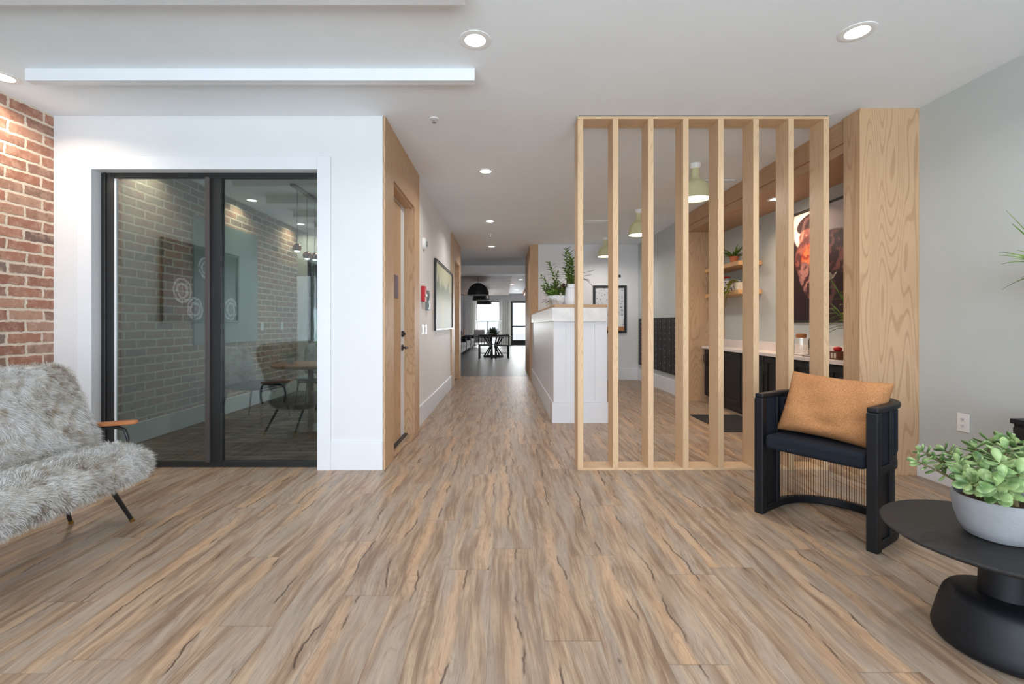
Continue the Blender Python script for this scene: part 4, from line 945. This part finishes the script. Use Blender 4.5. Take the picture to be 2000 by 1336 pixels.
# ------------------------------------------------------------ sheepskin sofa
def rounded_slab(nx, ny, fn): 
    mb = MB(); vs = []; fs = []
    for i in range(nx+1):
        for j in range(ny): vs.append(fn(i/nx, j/ny))
    for i in range(nx):
        for j in range(ny): fs.append((i*ny+j, i*ny+(j+1)%ny, (i+1)*ny+(j+1)%ny, (i+1)*ny+j))
    fs.append(tuple(reversed(range(ny)))); fs.append(tuple(nx*ny+j for j in range(ny)))
    return mb.add(vs, fs)
SX, SY = -2.36, 2.0
so = thing('sheepskin_sofa', 'grey sheepskin covered low sofa with slim black legs beside the glass door', 'sofa', (SX, SY, 0))
YA, YB = -.72, .72
def endk(u):            # taper at both ends -> rounded ends
    t_ = min(u, 1-u)*2; return min(1, math.sqrt(max(0, 1-(1-min(1, t_/.22))**2)))
sgn = lambda v, p: math.copysign(abs(v)**p, v)
def seatf(u, v):
    a = 2*PI*v; k = max(endk(u), .02); y = YA+(YB-YA)*u
    cx, hx_, cz, hz = .14, .205, .372, .092
    return (cx+hx_*sgn(math.cos(a), .6)*(.55+.45*k)-.02, y, cz+hz*sgn(math.sin(a), .7)*k-.016*max(0, math.cos(a)))
def backf(u, v):
    a = 2*PI*v; k = max(endk(u), .02); y = YA+.02+(YB-YA-.04)*u
    h = sgn(math.cos(a), .55)*(.62+.38*k)*.275; d = sgn(math.sin(a), .7)*.05*k
    z0 = .665-.02*(1-k); ax, az_ = math.sin(R(21)), math.cos(R(21))
    return (-.10-ax*h+az_*d, y, z0+az_*h+ax*d)
seat_mb, back_mb = rounded_slab(60, 28, seatf), rounded_slab(60, 28, backf)
def add_fur(mb, n, L, rad, seed, comb):
    """sheepskin pile: short tapering ribbons rooted all over the cushion, in clumps"""
    rng = np.random.default_rng(seed); V = np.array(mb.v); tr = []
    for f in mb.f:
        if len(f) == 4: tr += [(f[0],f[1],f[2]),(f[0],f[2],f[3])]
    T_ = np.array(tr); a, b, c = V[T_[:,0]], V[T_[:,1]], V[T_[:,2]]; cr = np.cross(b-a, c-a); ar = np.linalg.norm(cr, axis=1); ok = ar > 1e-9
    a, b, c, cr, ar = a[ok], b[ok], c[ok], cr[ok], ar[ok]; nn = cr/ar[:,None]
    cen = V.mean(0); 
    if ((nn*((a+b+c)/3-cen)).sum(1)*ar).sum() < 0: nn = -nn
    idx = rng.choice(len(a), n, p=ar/ar.sum()); r1, r2 = np.sqrt(rng.random(n)), rng.random(n)
    p = (1-r1)[:,None]*a[idx]+(r1*(1-r2))[:,None]*b[idx]+(r1*r2)[:,None]*c[idx]; N = nn[idx]
    def fld(q, s, o): return np.stack([np.sin(q[:,0]*s+o+1.7*np.sin(q[:,1]*s*.7+o)), np.sin(q[:,1]*s*.8+o*2+1.3*np.sin(q[:,2]*s+o)), np.sin(q[:,2]*s+o*3+1.1*np.sin(q[:,0]*s*.9))], 1)
    flow = fld(p, 9, seed)*.45+fld(p, 31, seed+2)*.35+np.array(comb)[None,:]
    cl = fld(p, 85, seed+5)*.35
    d0 = N*.75+flow*.55+cl*.4+rng.normal(0, .16, (n,3)); d0 /= np.linalg.norm(d0, axis=1)[:,None]
    d1 = N*.25+flow*.9+cl*.7+rng.normal(0, .22, (n,3)); d1 /= np.linalg.norm(d1, axis=1)[:,None]
    ln = L*rng.uniform(.55, 1.15, n)[:,None]; s = np.cross(d0, rng.normal(0,1,(n,3))); s /= np.linalg.norm(s, axis=1)[:,None]
    p1 = p+d0*ln*.5; p2 = p1+d1*ln*.5; w = rad*rng.uniform(.6,1.3,n)[:,None]
    vs = np.stack([p-s*w, p+s*w, p1+s*w*.8, p1-s*w*.8, p2], 1).reshape(-1, 3)
    k = np.arange(n)*5; q4 = np.stack([k,k+1,k+2,k+3],1).ravel(); q3 = np.stack([k+3,k+2,k+4],1).ravel()
    base = len(mb.v); m = len(mb.f)
    me = bpy.data.meshes.new('pile'); bv = np.array(mb.v)
    allv = np.concatenate([bv, vs]); li = [i for f in mb.f for i in f]; lens = [len(f) for f in mb.f]
    loops = np.concatenate([np.array(li), q4+base, q3+base]).astype(np.int32); ls = np.array(lens+[4]*n+[3]*n, dtype=np.int32); st = np.concatenate([[0], np.cumsum(ls)[:-1]]).astype(np.int32)
    me.vertices.add(len(allv)); me.vertices.foreach_set('co', allv.ravel().astype(np.float32)); me.loops.add(len(loops)); me.loops.foreach_set('vertex_index', loops)
    me.polygons.add(len(ls)); me.polygons.foreach_set('loop_start', st); me.polygons.foreach_set('use_smooth', np.ones(len(ls), dtype=bool)); me.update(calc_edges=True)
    return me
for nm, mb_, n, comb in (('seat', seat_mb, 66000, (.25,.1,-.75)), ('backrest', back_mb, 52000, (.15,.15,-.7))):
    me = add_fur(mb_, n, .048, .00085, 3 if nm == 'seat' else 8, comb); me.materials.append(M['fur'])
    o = bpy.data.objects.new(nm, me); COL.objects.link(o); o.parent = so
for sy in (-1, 1):
    for fx, kx in ((.22, .19), (-.04, -.14)):
        l = MB().tube([(fx, sy*.46, .33), (kx, sy*.69, .0)] if fx > 0 else [(fx, sy*.46, .33), (kx, sy*.66, .0)], [.014, .010], 14).build('leg', M['black'], so, smooth=60)
        p0 = Vector((fx, sy*.46, .33)); p1 = Vector((kx, sy*(.69 if fx > 0 else .66), 0)); MB().tube([p0.lerp(p1, .93), p1], [.0125,.0125], 14).build('brass_foot', M['brass'], l, smooth=60)
    # arm: bent tube and a paddle of wood
    yy = sy*.745
    MB().tube([(-.13, sy*.70, .33), (-.125, yy, .40), (-.12, yy, .50), (-.10, yy, .535), (.06, yy, .535), (.10, yy, .52), (.118, yy, .47), (.118, yy, .40), (.10, sy*.72, .34)], .010, 10).build('arm_tube', M['black'], so, smooth=60)
    pts = [(-.14,-.018),(-.12,-.028),(.0,-.033),(.11,-.030),(.150,-.016),(.156,0),(.150,.016),(.11,.030),(.0,.033),(-.12,.028),(-.14,.018)]
    MB().prism(pts, .0, .022, Matrix.Translation((.02, yy, .546)) @ Matrix.Rotation(R(-4), 4, 'Y')).build('armrest', M['walnut'], so, bevel=.006, seg=3, smooth=50)
# ------------------------------------------------------------ office furniture behind the glass
def shell_chair(loc, rz, label, mat, fur=False):
    t = thing('lounge_chair', label, 'chair', loc, rz, 'office chairs')
    mb = rounded_slab(24, 20, lambda u, v: ((.02+.25*sgn(math.cos(2*PI*v), .6), -.27+.54*u, .425+.035*sgn(math.sin(2*PI*v), .8)*max(endk(u), .05))))
    seat = mb.build('seat', mat, t, smooth=60)
    def bf(u, v):
        k = max(endk(u), .03); h = sgn(math.cos(2*PI*v), .6)*(.55+.45*k)*.21; d = sgn(math.sin(2*PI*v), .8)*.03*k; w = -.28+.56*u
        return (-.25-.26*h-.02+d+.25*w*w*2, w, .66+h)
    mb2 = rounded_slab(30, 22, bf)
    if fur:
        me = add_fur(mb2, 9000, .05, .0016, 5, (0,0,-.7)); me.materials.append(M['fur']); o = bpy.data.objects.new('backrest', me); COL.objects.link(o); o.parent = t
    else: mb2.build('backrest', mat, t, smooth=60)
    for sy in (-1, 1):
        MB().tube([(.22, sy*.24, .40), (.27, sy*.28, 0)], .010, 8).build('leg', M['black'], t, smooth=60)
        MB().tube([(-.18, sy*.22, .40), (-.26, sy*.27, 0)], .010, 8).build('leg', M['black'], t, smooth=60)
        MB().tube([(-.33, sy*.24, .80), (-.22, sy*.25, .41)], .009, 8).build('back_stay', M['black'], t, smooth=60)
    MB().tube([(.23,-.25,.385),(.23,.25,.385)], .009, 8).build('cross_bar', M['black'], t, smooth=60)
    return t
shell_chair((-2.50, 6.30, .006), R(-80), 'grey rounded shell chair with black legs in the office, beside the round table', M['shell'])
shell_chair((-2.95, 5.45, .006), R(-5), 'dark framed chair with sheepskin back in the office near the brick wall', M['blackfab'], True)
t = thing('round_table', 'small round brown wooden table between the office chairs', 'table', (-2.12, 5.05, .006))
MB().lathe([(0,.68),(.38,.68),(.40,.69),(.40,.71),(.39,.715),(0,.715)], seg=48).build('table_top', M['walnut'], t, smooth=40)
MB().lathe([(0,.02),(.03,.02),(.03,.68),(0,.68)], seg=16).build('column', M['black'], t, smooth=40); MB().lathe([(0,0),(.22,0),(.22,.012),(.03,.02),(0,.02)], seg=36).build('foot', M['black'], t, smooth=40)
t = thing('small_plant', 'small green plant on the round office table', 'plant', (-2.34, 5.04, .721)); MB().lathe([(0,0),(.035,0),(.042,.06),(0,.06)], seg=18).build('pot', M['ceramic'], t, smooth=40)
ml = MB(); rnd = random.Random(8)
for i in range(46): a = rnd.uniform(0, 2*PI); ml.leaf((.01*math.cos(a), .01*math.sin(a), .05), (math.cos(a), math.sin(a), rnd.uniform(.3,2)), (0,0,1), rnd.uniform(.06,.12), .022, .3)
ml.build('foliage', M['leaf'], t)
# ------------------------------------------------------------ lounge at the end of the corridor
def dome(x, y, label):
    t = thing('dome_pendant', label, 'light', (x, y, CZ), 0, 'black dome pendants in the lounge')
    MB().lathe([(0,0),(.06,0),(.06,-.02),(0,-.025)], seg=20).build('canopy', M['black'], t); MB().tube([(0,0,-.02),(0,0,-.42)], .006, 6).build('cord', M['black'], t)
    pr = [(.33*math.sin(a), -.40-.37*(1-math.cos(a))) for a in [PI/2*i/12 for i in range(13)]]; pr2 = [(.318*math.sin(a), -.412-.358*(1-math.cos(a))) for a in [PI/2*i/12 for i in range(13)]]
    MB().lathe(pr+list(reversed(pr2)), seg=40, cap=False).build('shade', M['black'], t, smooth=60); MB().lathe([(0,-.70),(.285,-.70),(.285,-.705),(0,-.705)], seg=24).build('diffuser', M['bulb'], t)
for x, y, l in ((-.79,13.9,'nearest and largest looking black dome pendant in the lounge'),(-.85,17.0,'middle black dome pendant of the three in the lounge'),(-.88,20.2,'furthest black dome pendant in front of the lounge window')): dome(x, y, l)
# wooden slat ceiling panels
def slat_panel(x0, x1, y0, y1, label):
    t = thing('wood_ceiling_panel', label, 'ceiling panel', ((x0+x1)/2, y0, 2.60), 0, 'slatted wooden ceiling panels')
    w = (x1-x0)/2; B(-w, w, 0, y1-y0, .02, .19).build('backing', M['walnut'], t); n = int((y1-y0)/.42); n = min(n, 26)
    for k in range(n): B(-w, w, .42*k, .42*k+.36, 0, .02).build('slat', lslat, t)
lslat = paint('aged_wood_slat', lin(132,96,74), .6, .12, 1.5)
slat_panel(-2.5, .22, 13.8, 23.6, 'long wooden slatted ceiling panel over the lounge, on the left')
slat_panel(.95, 4.4, 13.8, 23.6, 'wooden slatted ceiling panel over the right side of the lounge')
# curtains and roller shade
def curtain(x0, x1, y, label):
    n = int((x1-x0)/.02); mb = MB(); vs = []
    for i in range(n+1):
        x = x0+(x1-x0)*i/n; yy = .045*math.sin(i*.95)+.012*math.sin(i*.33); vs += [(x, yy-.004, .03), (x, yy-.004, 2.45), (x, yy+.004, 2.45), (x, yy+.004, .03)]
    xc = (x0+x1)/2; vs = [(a-xc, b, c) for a, b, c in vs]; fs = [(i*4+k, i*4+(k+1)%4, i*4+4+(k+1)%4, i*4+4+k) for i in range(n) for k in range(4)]; fs += [(3,2,1,0), (n*4,n*4+1,n*4+2,n*4+3)]
    t = thing('curtain', label, 'curtain', (xc, y, 0), 0, 'white sheer curtains in the lounge'); mb.add(vs, fs).build('drape', sheer, t, smooth=80)
    B(-(x1-x0)/2, (x1-x0)/2, -.02, .02, 2.45, 2.48).build('rail', M['plate'], t)
tt = NT('sheer_fabric'); tb_ = tt.n.new('ShaderNodeBsdfTranslucent'); tb_.inputs[0].default_value = lin(250,250,248); df = tt.n.new('ShaderNodeBsdfDiffuse'); df.inputs[0].default_value = lin(250,250,248); mx = tt.n.new('ShaderNodeMixShader'); mx.inputs[0].default_value = .5
tt.l.new(tb_.outputs[0], mx.inputs[1]); tt.l.new(df.outputs[0], mx.inputs[2]); tt.l.new(mx.outputs[0], tt.out.inputs[0]); sheer = tt.mat
curtain(-2.15, -1.50, 25.08, 'white sheer curtain left of the lounge window'); curtain(-.28, .33, 25.08, 'white sheer curtain between the lounge window and the glass door')
curtain(1.28, 1.9, 25.08, 'white sheer curtain right of the lounge glass door')
t = thing('roller_shade', 'white roller shade pulled half down over the lounge window', 'shade', (-.89, 25.2, 0)); B(-.60, .60, -.006, .006, 1.32, 2.36).build('fabric', sheer, t); B(-.60, .60, -.012, .012, 1.28, 1.32).build('hem_bar', M['greyplas'], t); B(-.62,.62,-.035,.035,2.36,2.40).build('cassette', M['black'], t)
# central lounge table with dark carved base
t = thing('lounge_table', 'dark round table with openwork base in the middle of the lounge', 'table', (-.38, 16.2, 0))
MB().lathe([(0,.70),(.62,.70),(.64,.715),(.62,.73),(0,.73)], seg=40).build('table_top', M['blacktop'], t, smooth=40)
for q in range(6):
    a = q*PI/3+.2; MB().tube([(.34*math.cos(a), .34*math.sin(a), .02), (.12*math.cos(a), .12*math.sin(a), .36), (.34*math.cos(a), .34*math.sin(a), .70)], .028, 8).build('leg', M['blackwood'], t, smooth=60)
MB().tube([(.34*math.cos(2*PI*i/24), .34*math.sin(2*PI*i/24), .02) for i in range(24)], .02, 8, closed=True).build('base_ring', M['blackwood'], t, smooth=60)
t = thing('table_greenery', 'bushy green and brown arrangement on the dark lounge table', 'plant', (-.40, 16.1, .73))
MB().lathe([(0,0),(.12,0),(.16,.08),(0,.08)], seg=20).build('bowl', M['twig'], t, smooth=40); ml = MB(); rnd = random.Random(12)
for i in range(420):
    d = Vector((rnd.gauss(0,1), rnd.gauss(0,1), abs(rnd.gauss(0,1))*.8+.1)).normalized(); ml.leaf(Vector((0,0,.06))+d*rnd.uniform(.05,.2), d+Vector((rnd.uniform(-.5,.5),rnd.uniform(-.5,.5),rnd.uniform(-.3,.5))), (0,0,1), .10, .035, .3)
ml.build('foliage', M['leafdk'], t)
def frame_chair(loc, rz, label):
    t = thing('open_back_chair', label, 'chair', loc, rz, 'black chairs at the lounge table')
    B(-.22,.22,-.23,.23,.42,.46).build('seat', M['blackwood'], t, bevel=.01)
    for sx in (-1,1):
        for sy in (-1,1): B(sx*.20-.018, sx*.20+.018, sy*.21-.018, sy*.21+.018, 0, .42 if sx > 0 else .80).build('leg', M['blackwood'], t)
    B(-.218,-.182,-.19,.19,.74,.80).build('top_rail', M['blackwood'], t)
    for q in range(4): B(-.208,-.192,-.13+.08*q,-.115+.08*q,.46,.74).build('back_slat', M['blackwood'], t)
    B(-.21,-.19,-.19,.19,.18,.21).build('stretcher', M['blackwood'], t)
frame_chair((-.62, 15.35, 0), R(88), 'black open back chair on the near left side of the lounge table'); frame_chair((-.08, 15.4, 0), R(95), 'black open back chair on the near right side of the lounge table')
# sofas along the left lounge wall
def lounge_sofa(y, label):
    t = thing('lounge_sofa', label, 'sofa', (-1.87, y, 0), 0, 'grey sofas along the left of the lounge')
    B(-.40,.42,-.95,.95,.16,.32).build('base', M['sofafab'], t, bevel=.02)
    for s in (-1,1): B(-.20,.44,s*.46-.45,s*.46+.45,.32,.47).build('seat_cushion', M['sofafab'], t, bevel=.04, seg=3)
    for s in (-1,1): B(-.40,-.16,s*.46-.44,s*.46+.44,.45,.84).build('back_cushion', M['sofafab'], t, bevel=.05, seg=3)
    for s in (-1,1): B(-.40,.42,s*.97-.06,s*.97+.06,.16,.62).build('arm', M['blackfab'], t, bevel=.02)
    for sx in (-.34,.36):
        for s in (-.88,.88): MB().tube([(sx,s,0),(sx,s,.17)], .02, 8).build('leg', M['black'], t)
for y, l in ((16.4,'grey sofa with cushions on the left of the lounge, nearest to the corridor'),(18.7,'second grey sofa on the left of the lounge, further back'),(21.0,'third grey sofa on the left of the lounge, closest to the window')): lounge_sofa(y, l)
cols = {'rust': lin(168,104,84), 'brown': lin(104,70,58), 'grey': lin(120,118,120), 'pink': lin(190,150,140)}
for i, (y, c, l) in enumerate(((15.75,'brown','dark brown scatter cushion at the near end of the first lounge sofa'),(17.0,'pink','pale pink scatter cushion on the first lounge sofa'),(18.1,'rust','rust coloured scatter cushion on the second lounge sofa'),(19.3,'grey','grey scatter cushion on the second lounge sofa'),(20.4,'pink','pale pink scatter cushion on the third lounge sofa'))):
    o = cushion_mesh(.44,.42,.14, 10, i).build('scatter_cushion', make_weave('cushion_'+c, cols[c], tuple(v*.7 for v in cols[c][:3])+(1,)), smooth=180)
    o.matrix_world = Matrix.Translation((-1.84, y, .69)) @ Matrix.Rotation(R(90), 4, 'Z') @ Matrix.Rotation(R(20), 4, 'X'); tag(o, l, 'cushion', 'scatter cushions in the lounge')
t = thing('window_chair', 'pale armchair in front of the lounge window', 'chair', (-1.15, 23.6, 0), R(-60)); B(-.3,.3,-.3,.3,.22,.44).build('seat', M['sofafab'], t, bevel=.03); B(-.34,-.22,-.3,.3,.42,.86).build('backrest', M['sofafab'], t, bevel=.04)
for s in (-1,1): B(-.3,.28,s*.33-.04,s*.33+.04,.2,.62).build('arm', M['sofafab'], t, bevel=.02)
for sx in (-.25,.25):
    for s in (-.28,.28): MB().tube([(sx,s,0),(sx,s,.23)], .016, 8).build('leg', M['black'], t)
# ------------------------------------------------------------ outside the office window
t = thing('garden_tree', 'green tree on the lawn outside the office window', 'tree', (-5.6, 13.2, -.13)); MB().tube([(0,0,0),(.05,0,1.2),(0,.05,2.4)], [.13,.10,.06], 10).build('trunk', M['stem'], t, smooth=60)
ml = MB(); rnd = random.Random(31)
for i in range(2600):
    d = Vector((rnd.gauss(0,1),rnd.gauss(0,1),rnd.gauss(0,1))).normalized()*rnd.uniform(.5,1.15); ml.leaf(Vector((0,0,2.5))+d*.62, d+Vector((0,0,-.3)), (0,0,1), .16, .08, .3, n=3)
ml.build('crown', M['leaf'], t)
